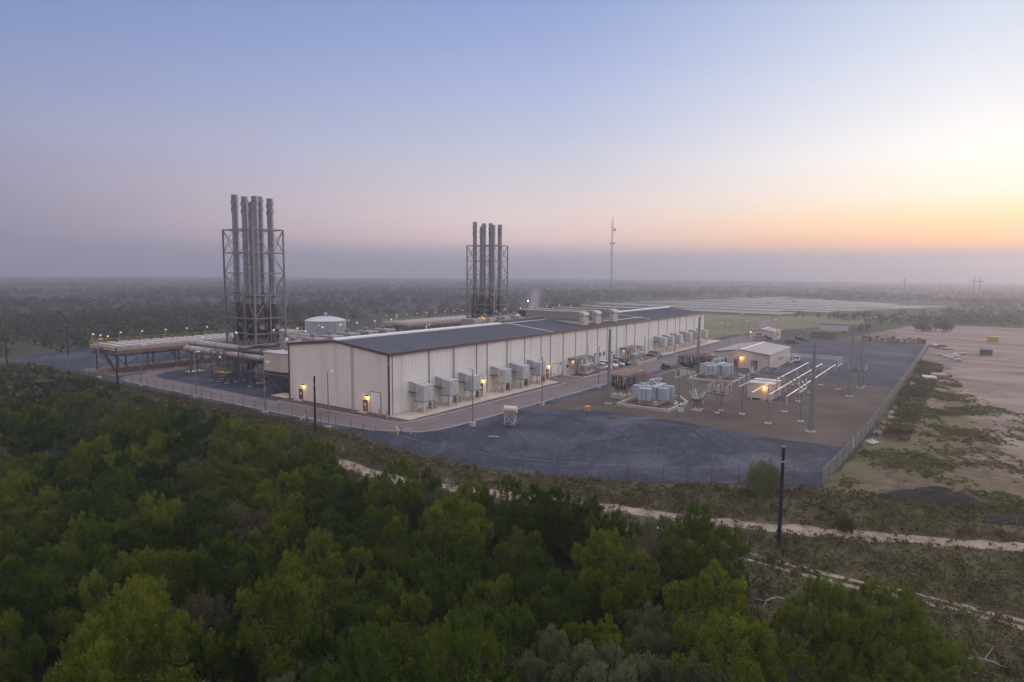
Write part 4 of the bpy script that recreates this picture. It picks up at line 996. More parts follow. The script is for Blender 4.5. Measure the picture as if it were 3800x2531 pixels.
def stack(lb, loc):
    t = thing('exhaust_stack', lb, 'exhaust stack', loc, 0, 'pale exhaust stacks with dark bases')
    H = 42.8
    b_ = MB(); b_.lathe([(1.35,0),(1.35,15.2),(1.28,15.6),(.82,17.4)], n=20); bo = b_.build('silencer_base', M['fluedark'], t, True)
    q = MB(); q.cyl((-.2,-1.0,11.9),(-.2,-2.0,11.9),.55,n=16); q.build('inspection_drum', M['flue'], bo, True)
    p_ = MB(); p_.lathe([(.76,17.3),(.76,39.6),(.76,H)], n=20); p_.build('flue', M['flue'], t, True)
    c = MB()
    for z in (19.3, 25.6, 31.5): c.lathe([(.77,z-.06),(.84,z-.05),(.84,z+.05),(.77,z+.06)], n=20)
    c.lathe([(.78,19.0),(.95,19.02),(.95,19.75),(.78,19.77)], n=16)
    c.build('collar', M['steel_dark'], t)
    k = MB()
    for j in range(3):      # helical strakes
        pts = []
        for i in range(15):
            a = j*2.094 + i*.30; z = H-3.9 + i*.255; pts.append(((.80)*math.cos(a),(.80)*math.sin(a),z))
        k.tube(pts, .13, 5)
    k.build('strake', M['flue'], t)
    r_ = MB(); r_.tube([(0,0,H-.06),(0,0,H+.04)], [.83,.83], 20); ro = r_.build('rim', M['flue'], t)
    MB().cyl((0,0,H+.041),(0,0,H+.05),.7,n=16).build('mouth', M['black'], ro)
    return t
st = None
for c, (X0, cl) in enumerate(((12.6,'nearer'), (106.6,'farther'))):
    for i in range(2):
        for j in range(3):
            lb = '%s stack in the %s row of the %s cluster' % (('right','middle','left')[j], ('front left','back right')[i], cl)
            loc = (X0+4.1*i, 57.0+4.1*j, 0); dz = ((i*3+j)*37 % 5)*.008
            if st is None: st = stack(lb, loc)
            else: dup(st, loc, rz=0 if True else 0, label=lb, scale=(1,1,1+dz-.012))

# ------------------------------------------------------------------ radiator platforms
def radiators(loc, lb):
    t = thing('radiator_platform', lb, 'radiator platform', loc, 0, 'raised radiator platforms with fan rows')
    LX_, W_ = 58.0, 13.1
    q = MB(); q.box(0,LX_,0,W_,5.75,6.55); q.build('deck', M['rad_deck'], t)
    q = MB(); q.box(.3,LX_,-.6,.0,5.1,5.6)
    for i in range(30): q.box(.5+i*1.95,.8+i*1.95,-.5,-.05,4.7,5.75)
    q.build('header_pipe', M['rustpipe'], t)
    q = MB()
    for y in (.6,W_-.6): q.bar((0,y,4.55),(LX_,y,4.55),.22,.4)
    for i in range(9): q.bar((1.2+i*7,0,4.5),(1.2+i*7,W_,4.5),.22,.35)
    for y in (.6,W_-.6):
        for i in range(8):
            a = 1.2+i*7
            if i % 2: q.bar((a,y,.3),(a+7,y,4.3),.16)
            elif i < 7: q.bar((a+7,y,.3),(a+3.5,y,4.4),.14)
    q.bar((1.2,.6,.3),(1.2,W_-.6,4.4),.15); q.bar((1.2,W_-.6,.3),(1.2,.6,4.4),.15)
    q.build('bracing', M['steel_dark'], t)
    for i in range(9):
        for y in (.6, W_-.6):
            q = MB(); x = 1.2+i*7; q.box(x-.16,x+.16,y-.16,y+.16,.1,5.75); lo = q.build('leg', M['steel_dark'], t)
            MB().box(x-.45,x+.45,y-.45,y+.45,0,.14).build('footing', M['conc'], lo)
    for i in range(20):
        for j in range(5):
            x, y = 1.6+i*2.88, 1.45+j*2.56
            q = MB(); q.tube([(x,y,6.55),(x,y,6.86),(x,y,6.87),(x,y,6.66)], [1.16,1.16,1.04,1.04], 12, False); fo = q.build('fan', M['fan'], t, True)
            q = MB(); q.cyl((x,y,6.56),(x,y,6.62),1.03,n=10); q.bar((x-1,y,6.75),(x+1,y,6.75),.18,.05); q.bar((x,y-1,6.75),(x,y+1,6.75),.18,.05)
            q.build('blade', M['fanblade'], fo)
    q = MB()
    for z in (7.1, 7.65):
        q.bar((0,W_,z),(LX_,W_,z),.07); q.bar((0,0,z),(0,W_,z),.07); q.bar((LX_,0,z),(LX_,W_,z),.07)
    for i in range(26): q.bar((i*LX_/25,W_,6.55),(i*LX_/25,W_,7.66),.08)
    for i in range(1,5): q.bar((0,i*W_/5,6.55),(0,i*W_/5,7.66),.08); q.bar((LX_,i*W_/5,6.55),(LX_,i*W_/5,7.66),.08)
    q.build('railing', M['yellowrail'], t)
    # stair at the near end
    q = MB()
    for y in (5.2,6.4): q.bar((-.6,y,6.4),(-.6+3.2,y-.0,.2),.12,.3)
    for i in range(12): q.box(-.5+i*.27,-.2+i*.27,5.2,6.4,6.0-i*.5,6.06-i*.5)
    q.build('stair', M['rustpipe'], t)
    return t
R1 = radiators((-7.4,86.4,0), 'raised radiator platform with yellow railing left of the nearer stacks')
R2 = dup(R1, (92.8,86.4,0), label='raised radiator platform with yellow railing beyond the hall roof')
dl = thing('dome_lamp', '', 'lamp', (0,0,0), 0, 'white hooded lamps on posts')
MB().cyl((0,0,0),(0,0,2.35),.05,n=6).build('post', M['yellowrail'], dl)
q = MB(); q.tube([(0,0,2.3),(0,0,2.62),(.16,0,2.74),(.32,0,2.66)],.04,5); q.build('neck', M['steel'], dl)
q = MB(); q.lathe([(.31,2.40),(.29,2.5),(.2,2.64),(.06,2.69)], (.32,0,0), 12); ho = q.build('hood', M['white'], dl, True)
MB().lathe([(.1,2.28),(.14,2.34),(.1,2.4)], (.32,0,0), 8).build('bulb', M['lampwarm'], ho)
DL = 'white hooded lamps on posts'
dl['label'] = 'white hooded lamp at the left end of the near radiator railing'; dl.location = (-6.8,99.3,6.6)
def lamp(x, y, z, lb, rz=0): dup(dl, (x,y,z), R(rz), lb, DL)
for k, x in enumerate((-.2,5.2,11.5,17.4,23.4,29.6,36,42.5)):
    lamp(x, 99.4, 6.6, 'white hooded lamp %s along the back railing of the near radiator platform' % ('second','third','fourth','fifth','sixth','seventh','eighth','ninth')[k])
lamp(-6.9,95.0,6.6,'white hooded lamp on the end railing of the near radiator platform, middle'); lamp(-6.9,91.0,6.6,'white hooded lamp on the end railing of the near radiator platform, nearest')
for k, x in enumerate((95,100.5,106,112,117.5,123,129,135,141,147)):
    lamp(x, 99.4, 6.6, 'white hooded lamp %s along the railing of the far radiator platform' % ('first','second','third','fourth','fifth','sixth','seventh','eighth','ninth','tenth')[k])
lamp(94,93,6.6,'white hooded lamp on the end railing of the far radiator platform')

# ------------------------------------------------------------------ exhaust ducts and silencers behind the hall
def flange(mb, p, q_, r): mb.cyl(p, q_, r, n=16)
def duct(x, z, y0, y1, r, lb, rust=False, cap=True, target=None):
    t = thing('exhaust_duct', lb, 'duct', (x,y0,z), 0, 'grey exhaust ducts between hall and stacks')
    L_ = y1-y0; q = MB()
    pts = [(0,0,0),(0,L_*.45,0),(0,L_*.47,0),(0,L_-1.2,0)]; rad = [r*.82,r*.82,r,r]
    if cap: pts += [(0,L_-.6,0),(0,L_-.15,0),(0,L_+.05,0)]; rad += [r*1.12,r*.9,r*.3]
    q.tube(pts, rad, 18); q.build('pipe', M['duct'], t, True)
    for f in (.02,.22,.46,.7,.92): MB().cyl((0,L_*f-.06,0),(0,L_*f+.06,0),r*1.1 if f > .45 else r*.95,n=18).build('flange', M['rustpipe'] if rust else M['steel'], t)
    if target:
        q = MB(); q.tube([(0,L_-1.6,0),(.8,L_-1.7,.6),(target[0]-x,target[1]-y0,target[2]-z)], r*.7, 12); q.build('branch_pipe', M['duct'], t, True)
    for f in (.12,.38,.62,.9):
        q = MB()
        for sx in (-1,1): q.bar((sx*.75,L_*f,-r*.8),(sx*.95,L_*f,-z+.1),.16)
        q.bar((-.85,L_*f,-r-.1),(.85,L_*f,-r-.1),.2); q.bar((-.9,L_*f,-z+.4),(.8,L_*f,-r-.3),.1); q.build('support', M['steel_dark'], t)
    return t
duct(4, 6.3, 42, 74.5, .82, 'grey exhaust duct with rounded end in front of the nearer stacks', True)
duct(8.2, 7.0, 38, 80, .85, 'grey exhaust duct second behind the rounded one', True)
duct(12.6, 7.4, 29, 55.8, .8, 'grey exhaust duct third from the left, running to the nearer stacks', cap=False)
duct(17, 8.6, 28.5, 55.8, .8, 'grey exhaust duct fourth from the left, running to the nearer stacks', cap=False)
duct(21.5, 8.6, 28.5, 60, .8, 'grey exhaust duct fifth from the left, behind the gable peak', cap=False)
duct(26, 8.6, 28.5, 62, .8, 'grey exhaust duct rightmost of the near group', cap=False)
dh = thing('duct_house', 'white roofed ribbed duct house joined to the left corner of the hall', 'duct house', (2,28.2,0))
q = MB(); q.prism([(0,5.4),(0,11.2),(7.5,11.2),(7.5,0),(2.2,0)], 4.35, 8.2)
for i in range(16): q.box(-.03,.0,5.5+i*.36,5.6+i*.36,4.4,8.2)
q.build('wall', M['beige'], dh)
q = MB(); q.prism([(-.15,5.3),(-.15,11.4),(7.6,11.4),(7.6,-.02),(2.1,-.02)], 8.2, 8.34); q.build('roof', M['silver'], dh)
q = MB(); q.add([(0,5.4,4.35),(0,11.2,4.35),(7.5,11.2,4.35),(7.5,0,4.35),(2.2,0,4.35),(3,7,3.2),(3,10,3.2),(6,10,3.2),(6,4,3.2)], [(0,1,6,5),(1,2,7,6),(2,3,8,7),(3,4,5,8),(4,0,5),(5,6,7,8)]); q.build('hopper', M['steel'], dh)
q = MB(); q.bar((.5,11.6,.1),(.5,11.6,3.5),.24); q.bar((.5,17.4,.1),(.5,17.4,3.4),.24); q.bar((.5,17.6,3.5),(.5,2.4,3.7),.35,.4); q.bar((.5,17.3,.3),(.5,12,3.3),.2); q.bar((.5,11.5,3.3),(.5,6,.3),.18); q.bar((.5,11.8,.4),(.5,4.8,3.3),.18)
for y in (3.5,11.6,17.4): q.bar((6.8,y,.1),(6.8,y,4.4),.22)
for y in (3.5,11.6): q.bar((.5,y,3.6),(6.8,y,3.6),.22)
q.build('support_frame', M['steel_dark'], dh)
q = MB()
for y in (11.6,17.4): q.box(.1,.9,y-.35,y+.35,0,.22)
q.build('footing', M['conc'], dh)
tt = thing('pipe_trestle', 'braced steel trestle with a yellow railed landing under the rounded duct', 'trestle', (4,56.8,0))
q = MB()
for x in (-2.1,.2,2.2):
    for y in (-3.0,0,3.0): q.bar((x,y,.1),(x,y,7.3 if x < 2 else 6.4),.18)
for z in (2.3,4.6,7.2):
    for x in (-2.1,2.2): q.bar((x,-3,z),(x,3,z),.18)
    for y in (-3,0,3): q.bar((-2.1,y,z),(2.2,y,z),.16)
for x in (-2.1,2.2):
    for z0,z1 in ((.2,2.3),(2.3,4.6),(4.6,7.2)):
        q.bar((x,-3,z0),(x,0,z1),.11); q.bar((x,3,z0),(x,0,z1),.11)
for z0,z1 in ((.2,2.3),(4.6,7.2)): q.bar((-2.1,-3,z0),(2.2,-3,z1),.11)
q.build('frame', M['steel_dark'], tt)
q = MB(); q.box(-3.0,-1.0,-3.6,.4,2.35,2.45)
for z in (2.9,3.45): q.bar((-3,-3.6,z),(-3,.4,z),.07); q.bar((-3,-3.6,z),(-1,-3.6,z),.07)
for y in (-3.6,-2.3,-1,.4): q.bar((-3,y,2.4),(-3,y,3.46),.07)
q.build('landing', M['yellowrail'], tt)
q = MB()
for x in (-2.1,.2,2.2):
    for y in (-3,0,3): q.box(x-.35,x+.35,y-.35,y+.35,0,.2)
q.build('footing', M['conc'], tt)
tw = thing('pipe_trestle', 'steel trestle carrying the rounded duct end', 'trestle', (6.8,76.4,0))
q = MB()
for x in (-1.2,1.6):
    for y in (-.9,.9): q.bar((x,y,.2),(x*.7,y*.9,5.4),.18)
for z in (2.0,3.6): q.bar((-1.1,-.9,z),(1.4,-.9,z),.14); q.bar((-1.1,.9,z),(1.4,.9,z),.14)
q.bar((-1.2,-.9,.3),(1.3,-.9,3.5),.1); q.bar((1.6,-.9,.3),(-.9,-.9,3.5),.1); q.build('frame', M['steel_dark'], tw)
MB().bbox(-1.7,2.3,-1.4,1.4,0,.22,.04).build('footing', M['apron'], tw)
ct = thing('catwalk', 'grey railed catwalk crossing above the exhaust ducts', 'catwalk', (8,49,0))
q = MB(); q.box(-6,22,-.7,.7,8.55,8.7); q.build('deck', M['steel'], ct)
q = MB()
for y in (-.7,.7):
    for z in (9.2,9.75): q.bar((-6,y,z),(22,y,z),.06)
    for i in range(15): q.bar((-6+i*2,y,8.7),(-6+i*2,y,9.76),.06)
q.build('railing', M['steel'], ct)
q = MB()
for i in range(5):
    for y in (-.6,.6): q.bar((-5.5+i*6.7,y,0.1),(-5.5+i*6.7,y,8.55),.18)
for i in range(4): q.bar((-5.5+i*6.7,-.6,5),(1.2+i*6.7,-.6,8.4),.12)
q.bar((-6,0,8.0),(22,0,8.0),.3,.5); q.build('leg', M['steel_dark'], ct)
def silencer(loc, k, lb, s=1.0):
    t = thing('silencer_box', lb, 'silencer', loc, 0, 'grey silencer boxes behind the hall')
    q = MB(); q.bbox(-1.7,1.7,-2.6,2.6,7.4,9.8*s+.2,.08); q.build('casing', M['duct'], t)
    q = MB()
    for y in (-1.6,0,1.6): q.box(-1.74,1.74,y-.06,y+.06,7.4,9.85*s+.2)
    q.build('rib', M['steel'], t)
    q = MB()
    for x in (-1.4,1.4):
        for y in (-2.2,2.2): q.bar((x,y,.05),(x,y,7.4),.22)
    q.bar((-1.4,-2.2,.5),(1.4,-2.2,7),.14); q.bar((1.4,-2.2,.5),(-1.4,-2.2,7),.14); q.build('frame', M['steel_dark'], t)
    q = MB(); q.lathe([(.45,9.8*s+.2),(.45,10.35*s),(.65,10.4*s),(.6,10.8*s),(.05,10.95*s)], (.4,1.0,0), 12); q.build('vent_cowl', M['steel'], t, True)
    return t
si = silencer((9,38.5,0), 0, 'grey silencer box directly behind the left hall corner')
for k, (x,y,lb) in enumerate(((15.5,40,'grey silencer box second behind the hall, left of the tank'),(22,42,'grey silencer box third behind the hall, left of the tank'),(29,44,'grey silencer box fourth, before the storage tank'),(36,45,'grey silencer box fifth, at the foot of the storage tank'),(43,46,'grey silencer box sixth, right of the storage tank'),
        (78,44,'grey silencer box first before the farther stacks'),(86,44,'grey silencer box second before the farther stacks'),(94,44,'grey silencer box third before the farther stacks'),(102,44,'grey silencer box fourth, below the farther stacks'),(112,45,'grey silencer box fifth, right of the farther stacks'),(121,45,'grey silencer box sixth, right of the farther stacks'),(130,45,'grey silencer box last of the far row'))):
    dup(si, (x,y,0), label=lb, scale=(1,1,1.02 if x < 60 else 1.12))
for k, (x,y,z,lb) in enumerate(((6,36.5,8.4,'white hooded lamp over the silver duct house'),(12,38,9.6,'white hooded lamp behind the left end of the gable roof'),(19,41,9.9,'white hooded lamp behind the gable roof, below the tank'),(26,43,10,'white hooded lamp left of the storage tank foot'),(33,45,10,'white hooded lamp before the storage tank'),(40,46,10,'white hooded lamp right of the storage tank'),(47,47,10,'white hooded lamp right of the lit orange post'),
        (3,50.5,9.2,'white hooded lamp at the catwalk above the rounded duct'),(12,49.7,9.2,'white hooded lamp on the catwalk under the nearer stacks'),(18.5,49.7,9.2,'white hooded lamp on the catwalk right of the nearer stacks'),(2.2,56,3.4,'white hooded lamp above the yellow landing'),(4,66,7.2,'white hooded lamp over the rounded duct'),
        (98,45,10.9,'white hooded lamp left below the farther stacks'),(107,45,10.9,'white hooded lamp below the farther stacks'),(116,46,10.9,'white hooded lamp right of the farther stacks'),(126,46,10.9,'white hooded lamp near the dark floodlight pole'),(135,46,10.9,'white hooded lamp last of the far row behind the roof'))):
    lamp(x, y, z, lb, 180)
pr = thing('pipe_rack', 'grey rack of small parallel pipes between the duct house and the ducts', 'pipe rack', (16,36.2,0))
q = MB()
for i in range(6):
    for y in (-1.2,1.2): q.bar((-10+i*4,y,.05),(-10+i*4,y,8.9),.2)
    for z in (6.6,7.9,8.8): q.bar((-10+i*4,-1.3,z),(-10+i*4,1.3,z),.16)
for y in (-1.2,1.2): q.bar((-10,y,8.8),(10,y,8.8),.16); q.bar((-10,y,.4),(-6,y,6.5),.12); q.bar((6,y,6.5),(10,y,.4),.12)
q.build('frame', M['steel_dark'], pr)
for i, (y, z, r, m) in enumerate(((-.9,6.85,.16,'duct'),(-.4,6.8,.12,'steel'),(.1,6.85,.16,'rustpipe'),(.7,6.9,.2,'duct'),(-.7,8.1,.14,'steel'),(0,8.15,.18,'silver'),(.7,8.1,.13,'rustpipe'),(-.5,9.0,.14,'duct'),(.5,9.02,.16,'steel'))):
    MB().tube([(-10.6,y,z),(10.6,y,z)], r, 8).build('pipe', M[m], pr, True)
vs_ = thing('vessel', 'small grey upright vessel under the rounded duct, nearest', 'vessel', (8.5,51.5,0), 0, 'small upright vessels under the ducts')
MB().lathe([(.7,.5),(.85,.7),(.85,3.0),(.7,3.25),(.1,3.4)], n=14).build('shell', M['duct'], vs_, True)
q = MB()
for a in (0,2.1,4.2): q.bar((.7*math.cos(a),.7*math.sin(a),0),(.7*math.cos(a),.7*math.sin(a),1.0),.14)
q.build('leg', M['steel_dark'], vs_)
dup(vs_, (10.8,54.5,0), label='small grey upright vessel under the ducts, middle'); dup(vs_, (9.5,59,0), label='small grey upright vessel under the ducts, farthest')
for k, (x, y, lb) in enumerate(((6.8,47.5,'left'),(7.2,63.5,'right'))):
    t = thing('pump_skid', 'low dark pump skid on the ground under the ducts, %s one' % lb, 'pump', (x,y,0)); q = MB(); q.box(-1.2,1.2,-.6,.6,0,.25); q.build('base', M['conc'], t)
    q = MB(); q.cyl((-.9,0,.7),(.2,0,.7),.35,n=12); q.build('motor', M['steel_dark'], t, True); q = MB(); q.cyl((.2,0,.7),(.8,0,.7),.25,n=12); q.cyl((.6,0,.7),(.6,0,1.6),.14,n=8); q.build('pump', M['rustpipe'], t, True)
# orange lit posts behind the roof
lpst = None
for x, y, h, lb in ((41.7,60,11.8,'slim post glowing orange right of the storage tank'), (58.6,45,10.3,'slim orange lit post first behind the white ridge'), (77.5,45,10.4,'slim orange lit post before the farther stacks, left'), (83.5,45,11.5,'slim orange lit post before the farther stacks, right'), (31.5,60,11,'slim unlit lamp post in front of the storage tank')):
    if lpst is None:
        lpst = thing('lamp_post', lb, 'lamp post', (x,y,0), 0, 'slim lamp posts behind the hall')
        MB().cyl((0,0,0),(0,0,h),.12,.09,8).build('post', M['porc'], lpst)
        q = MB(); q.tube([(0,0,h),(.4,-.2,h+.12),(.7,-.35,h+.1)],.05,5); q.build('arm', M['steel'], lpst)
        q = MB(); q.bbox(.5,1.1,-.6,-.25,h-.02,h+.16,.03); ho = q.build('lamp_head', M['porc'], lpst); MB().box(.58,1.0,-.54,-.3,h-.06,h-.02).build('lens', M['lampwarm'], ho); H0 = h
    else: dup(lpst, (x,y,0), label=lb, scale=(1,1,h/H0))
    if 'unlit' not in lb: pole_glow(x-.1, y-.6, h-.3, .3, -.1, 60)
# door lamp at the back corner
q = thing('yard_lamp', 'glowing yellow lamp on a short post under the duct house', 'lamp', (6.5,35.5,0)); MB().cyl((0,0,0),(0,0,3.3),.06,n=6).build('post', M['steel_dark'], q)
MB().lathe([(.28,3.3),(.2,3.5),(.05,3.55)], n=10).build('hood', M['white'], q); MB().lathe([(.1,2.95),(.17,3.1),(.1,3.3)], n=8).build('bulb', M['lampglow'], q); pole_glow(6.0,35.0,3.1,0,0,45)
sp2 = thing('storage_tank', 'large round pale grey storage tank behind the hall roof', 'storage tank', (54.2,84,0))
q = MB(); q.lathe([(6.25,0),(6.25,10.0)], n=48); q.build('shell', M['tank'], sp2, True)
q = MB(); q.lathe([(6.35,9.98),(6.35,10.12),(5.2,10.6),(3.6,11.05),(1.8,11.35),(.2,11.45)], n=48); q.build('roof', M['silver'], sp2, True)
q = MB(); q.lathe([(.4,11.3),(.4,12.0),(.65,12.05),(.5,12.4),(.05,12.5)], n=12); q.build('vent', M['silver'], sp2, True)
q = MB()
for i in range(14):
    a = -2.8+i*.36; q.bar((3.3*math.cos(a),3.3*math.sin(a),11.1),(3.3*math.cos(a),3.3*math.sin(a),12.1),.06)
    b_ = a+.36; q.bar((3.3*math.cos(a),3.3*math.sin(a),12.05),(3.3*math.cos(b_),3.3*math.sin(b_),12.05),.06)
q.build('railing', M['steel_dark'], sp2)
q = MB()
for a in (-2.25,-1.75): q.tube([(6.4*math.cos(a),6.4*math.sin(a),0),(6.4*math.cos(a),6.4*math.sin(a),9.6 if a > -2 else 8.6)],.11,6)
q.build('drain_pipe', M['porc'], sp2)

# ------------------------------------------------------------------ vehicles
def car(name, lb, cat, loc, rz, col, L_=4.9, W_=1.95, style='suv', s=1.0):
    t = thing(name, lb, cat, loc, R(rz))
    pm_ = CARP.get(col[0]) or paint(*col); h = L_/2; w = W_/2
    belt = .98 if style == 'sedan' else 1.08; hood = .82 if style == 'sedan' else 1.02
    # lower body: side profile (y forward = -), swept across x with tumblehome at the ends
    prof = [(-h,.38),(-h-.0,.62),(-h+.12,hood-.12),(-h+.45,hood),(-h+1.25,belt),(h-.25,belt),(h-.02,belt-.12),(h,.42),(h-.25,.28),(-h+.25,.26)]
    vs = []; n = len(prof)
    for x, ins in ((-w,.10),(-w+.12,0),(w-.12,0),(w,.10)):
        for y, z in prof: vs.append((x, y*(1-ins*.25), z if 0 < ins < .05 else z - (ins*.35 if z > .9 else 0)))
    fs = [tuple(range(n-1,-1,-1)), tuple(range(3*n,4*n))]
    for k in range(3):
        for i in range(n): fs.append((k*n+i, k*n+(i+1)%n, (k+1)*n+(i+1)%n, (k+1)*n+i))
    MB().add(vs, fs).build('body', pm_, t, True)
    if style == 'pickup': g0, g1, r0, r1 = -h+1.45, h-2.0, -h+2.05, h-2.25
    elif style == 'sedan': g0, g1, r0, r1 = -h+1.25, h-.75, -h+1.95, h-1.45
    else: g0, g1, r0, r1 = -h+1.3, h-.12, -h+1.95, h-.45
    rt = 1.42 if style == 'sedan' else 1.78
    def cab(i, z0, z1, e=0):
        return [(-w+.08+i,g0+i-e,z0),(w-.08-i,g0+i-e,z0),(w-.08-i,g1-i+e,z0),(-w+.08+i,g1-i+e,z0),(-w+.24+i,r0+i-e,z1),(w-.24-i,r0+i-e,z1),(w-.24-i,r1-i+e,z1),(-w+.24+i,r1-i+e,z1)]
    F = [(0,1,5,4),(1,2,6,5),(2,3,7,6),(3,0,4,7),(4,5,6,7)]
    gl = MB().add(cab(0, belt-.02, rt-.09), F); gl.build('window', M['glass'], t)
    q = MB()
    q.bbox(-w+.22,w-.22,r0-.08,r1+.08,rt-.10,rt,.04)
    c_ = cab(-.012, belt-.02, rt-.06)
    for a, b_ in ((0,4),(1,5),(2,6),(3,7)): q.bar(c_[a], c_[b_], .10)
    for f in (.42,.74):
        for k0,k1,k2,k3 in ((0,3,4,7),(1,2,5,6)):
            p_ = Vector(c_[k0]).lerp(Vector(c_[k1]), f); r_ = Vector(c_[k2]).lerp(Vector(c_[k3]), f); q.bar(p_, r_, .07)
    q.build('roof', pm_, t)
    if style == 'pickup':
        q = MB(); q.box(-w+.18,w-.18,g1+.08,h-.12,belt-.02,belt+.012); q.build('cargo_bed', M['black'], t)
    for y in (-h+.95, h-1.0):
        for x in (-w+.02, w-.02):
            q = MB(); r = .37 if style != 'sedan' else .33; sx = -1 if x < 0 else 1
            q.tube([(x-sx*.18,y,r),(x-sx*.14,y,r),(x+sx*.04,y,r),(x+sx*.07,y,r)],[r-.04,r,r,r-.05],16); wo = q.build('wheel', M['rubber'], t, True)
            MB().cyl((x+sx*.06,y,r),(x+sx*.085,y,r),r*.6,n=12).build('rim', M['rim'], wo)
    for x in (-w+.32, w-.32): MB().box(x-.22,x+.22,-h-.02,-h+.12,.66,.82).build('headlight', M['porc'], t)
    q = MB(); q.box(-w+.55,w-.55,-h-.02,-h+.1,.55,.80); q.build('grille', M['black'], t)
    for x in (-w+.2, w-.2): MB().box(x-.12,x+.12,h-.06,h+.02,.7,.98).build('tail_light', M['red_door'], t)
    for x in (-w-.1, w+.1): MB().box(x-.1,x+.1,g0+.25,g0+.4,belt,belt+.17).build('mirror', pm_, t)
    return t
WHT, SIL, BLK, GRY, RED, TAN, DKG = ('car_white',(.66,.66,.66)),('car_silver',(.36,.37,.38)),('car_black',(.018,.02,.022)),('car_grey',(.07,.075,.085)),('car_red',(.22,.035,.022)),('car_tan',(.38,.34,.29)),('car_dark',(.03,.032,.035))
car('parked_pickup', 'white pickup parked by the wall, nearest of the parked row', 'pickup', (73.6,-3.9,.02), 2, WHT, 5.3, 1.95, 'pickup')
car('parked_suv', 'large white suv parked beside the white pickup', 'suv', (78.5,-3.4,.02), -2, WHT, 5.2, 2.0)
car('parked_suv', 'silver grey suv parked between the white and the black suv', 'suv', (81.9,-3.9,.02), 1, SIL, 4.9, 1.95)
car('parked_suv', 'black suv parked beside the far pad transformers', 'suv', (85.4,-3.9,.02), 0, BLK, 5.2, 2.0)
car('parked_sedan', 'dark grey sedan parked beyond the far pad transformers', 'car', (104.2,-4.9,.02), 3, GRY, 4.8, 1.85, 'sedan')
car('parked_suv', 'silver suv parked before the far filter boxes', 'suv', (109.1,-4.5,.02), -3, SIL, 4.8, 1.9)
car('parked_suv', 'red suv parked behind the farther bus bar rack', 'suv', (106.8,-20.6,.02), 38, RED, 4.9, 1.9)
car('parked_suv', 'white suv parked beside the red suv', 'suv', (111,-21.8,.02), 35, WHT, 4.8, 1.9)
car('parked_suv', 'tan suv parked in front of the small gatehouse', 'suv', (182.6,-16.6,.02), 39, TAN, 5.0, 1.95)
car('parked_pickup', 'dark pickup parked behind the tan suv near the gatehouse door', 'pickup', (187.2,-17.6,.02), 20, DKG, 4.9, 1.9, 'pickup')
car('parked_sedan', 'dark parked car on the blue gravel, nearer of two', 'car', (179,-29.4,.02), 5, DKG, 5.0, 1.95, 'suv')
car('parked_sedan', 'dark parked car on the blue gravel, farther of two', 'car', (191.3,-30,.02), 12, DKG, 4.8, 1.9, 'suv')
car('parked_pickup', 'white pickup parked against the right wall of the warehouse', 'pickup', (124.3,-41.9,.02), 100, WHT, 5.4, 2.0, 'pickup')
ut = thing('utility_cart', 'dark roofed utility cart on the road near the racks', 'utility cart', (86,-16.6,.0), R(65))
q = MB(); q.bbox(-.65,.65,-1.35,1.2,.35,.8,.06); q.bbox(-.6,.6,-1.3,-.7,.8,.98,.04); q.build('body', M['cable'], ut)
q = MB(); q.box(-.7,.7,-.55,.9,1.75,1.83); 
for x in (-.6,.6):
    for y in (-.5,.85): q.bar((x,y,.8),(x,y,1.76),.06)
q.build('roof', M['acgrey'], ut)
q = MB(); q.box(-.55,.55,.1,.6,.8,1.0); q.box(-.55,.55,.55,.7,.9,1.4); q.build('seat', M['black'], ut)
for x in (-.62,.62):
    for y in (-.9,.8):
        q = MB(); q.cyl((x-.1,y,.3),(x+.1,y,.3),.3,n=12); q.build('wheel', M['rubber'], ut)

# ------------------------------------------------------------------ far yard things
def dumpster(lb, loc, rz, m, L_=2.6):
    t = thing('dumpster', lb, 'dumpster', loc, R(rz))
    q = MB(); a = [(-1.0,-L_/2,.2),(1.0,-L_/2,.2),(1.0,L_/2,.2),(-1.0,L_/2,.2),(-1.15,-L_/2-.1,1.75),(1.15,-L_/2-.1,1.75),(1.15,L_/2+.1,1.75),(-1.15,L_/2+.1,1.75)]
    q.add(a, [(0,3,2,1),(0,1,5,4),(1,2,6,5),(2,3,7,6),(3,0,4,7)]); 
    for i in range(5): y = -L_/2+i*L_/4; q.box(-1.18,-1.06,y-.05,y+.05,.3,1.7)
    q.build('bin', m, t)
    q = MB(); q.add([(-1.2,-L_/2-.12,1.78),(1.2,-L_/2-.12,1.95),(1.2,L_/2+.12,1.95),(-1.2,L_/2+.12,1.78),(-1.2,-L_/2-.12,1.85),(1.2,-L_/2-.12,2.02),(1.2,L_/2+.12,2.02),(-1.2,L_/2+.12,1.85)],[(0,3,2,1),(4,5,6,7),(0,1,5,4),(1,2,6,5),(2,3,7,6),(3,0,4,7)])
    q.build('lid', M['black'] if m != M['yellow'] else M['yellow'], t)
    q = MB()
    for y in (-L_/2,L_/2): q.box(-.9,.9,y-.1,y+.1,0,.2)
    q.build('skid', M['black'], t)
dumpster('dark blue dumpster standing alone on the bare dirt lot', (180.2,-88.2,0), 8, M['dumpblue'], 3.0)
dumpster('yellow dumpster at the far side of the dirt lot', (240,-91.5,0), 10, M['yellow'], 3.2)
sc = thing('site_container', 'long brown container on the far edge of the yard', 'container', (211,-34.9,0), R(4))
q = MB(); q.bbox(-1.2,1.2,-4.6,4.6,.15,2.7,.05)
for i in range(23): q.box(-1.24,-1.2,-4.4+i*.4,-4.2+i*.4,.3,2.6)
q.build('shell', M['brown'], sc); q = MB(); q.box(-1.1,1.1,-4.3,-3.7,0,.15); q.box(-1.1,1.1,3.7,4.3,0,.15); q.build('skid', M['black'], sc)
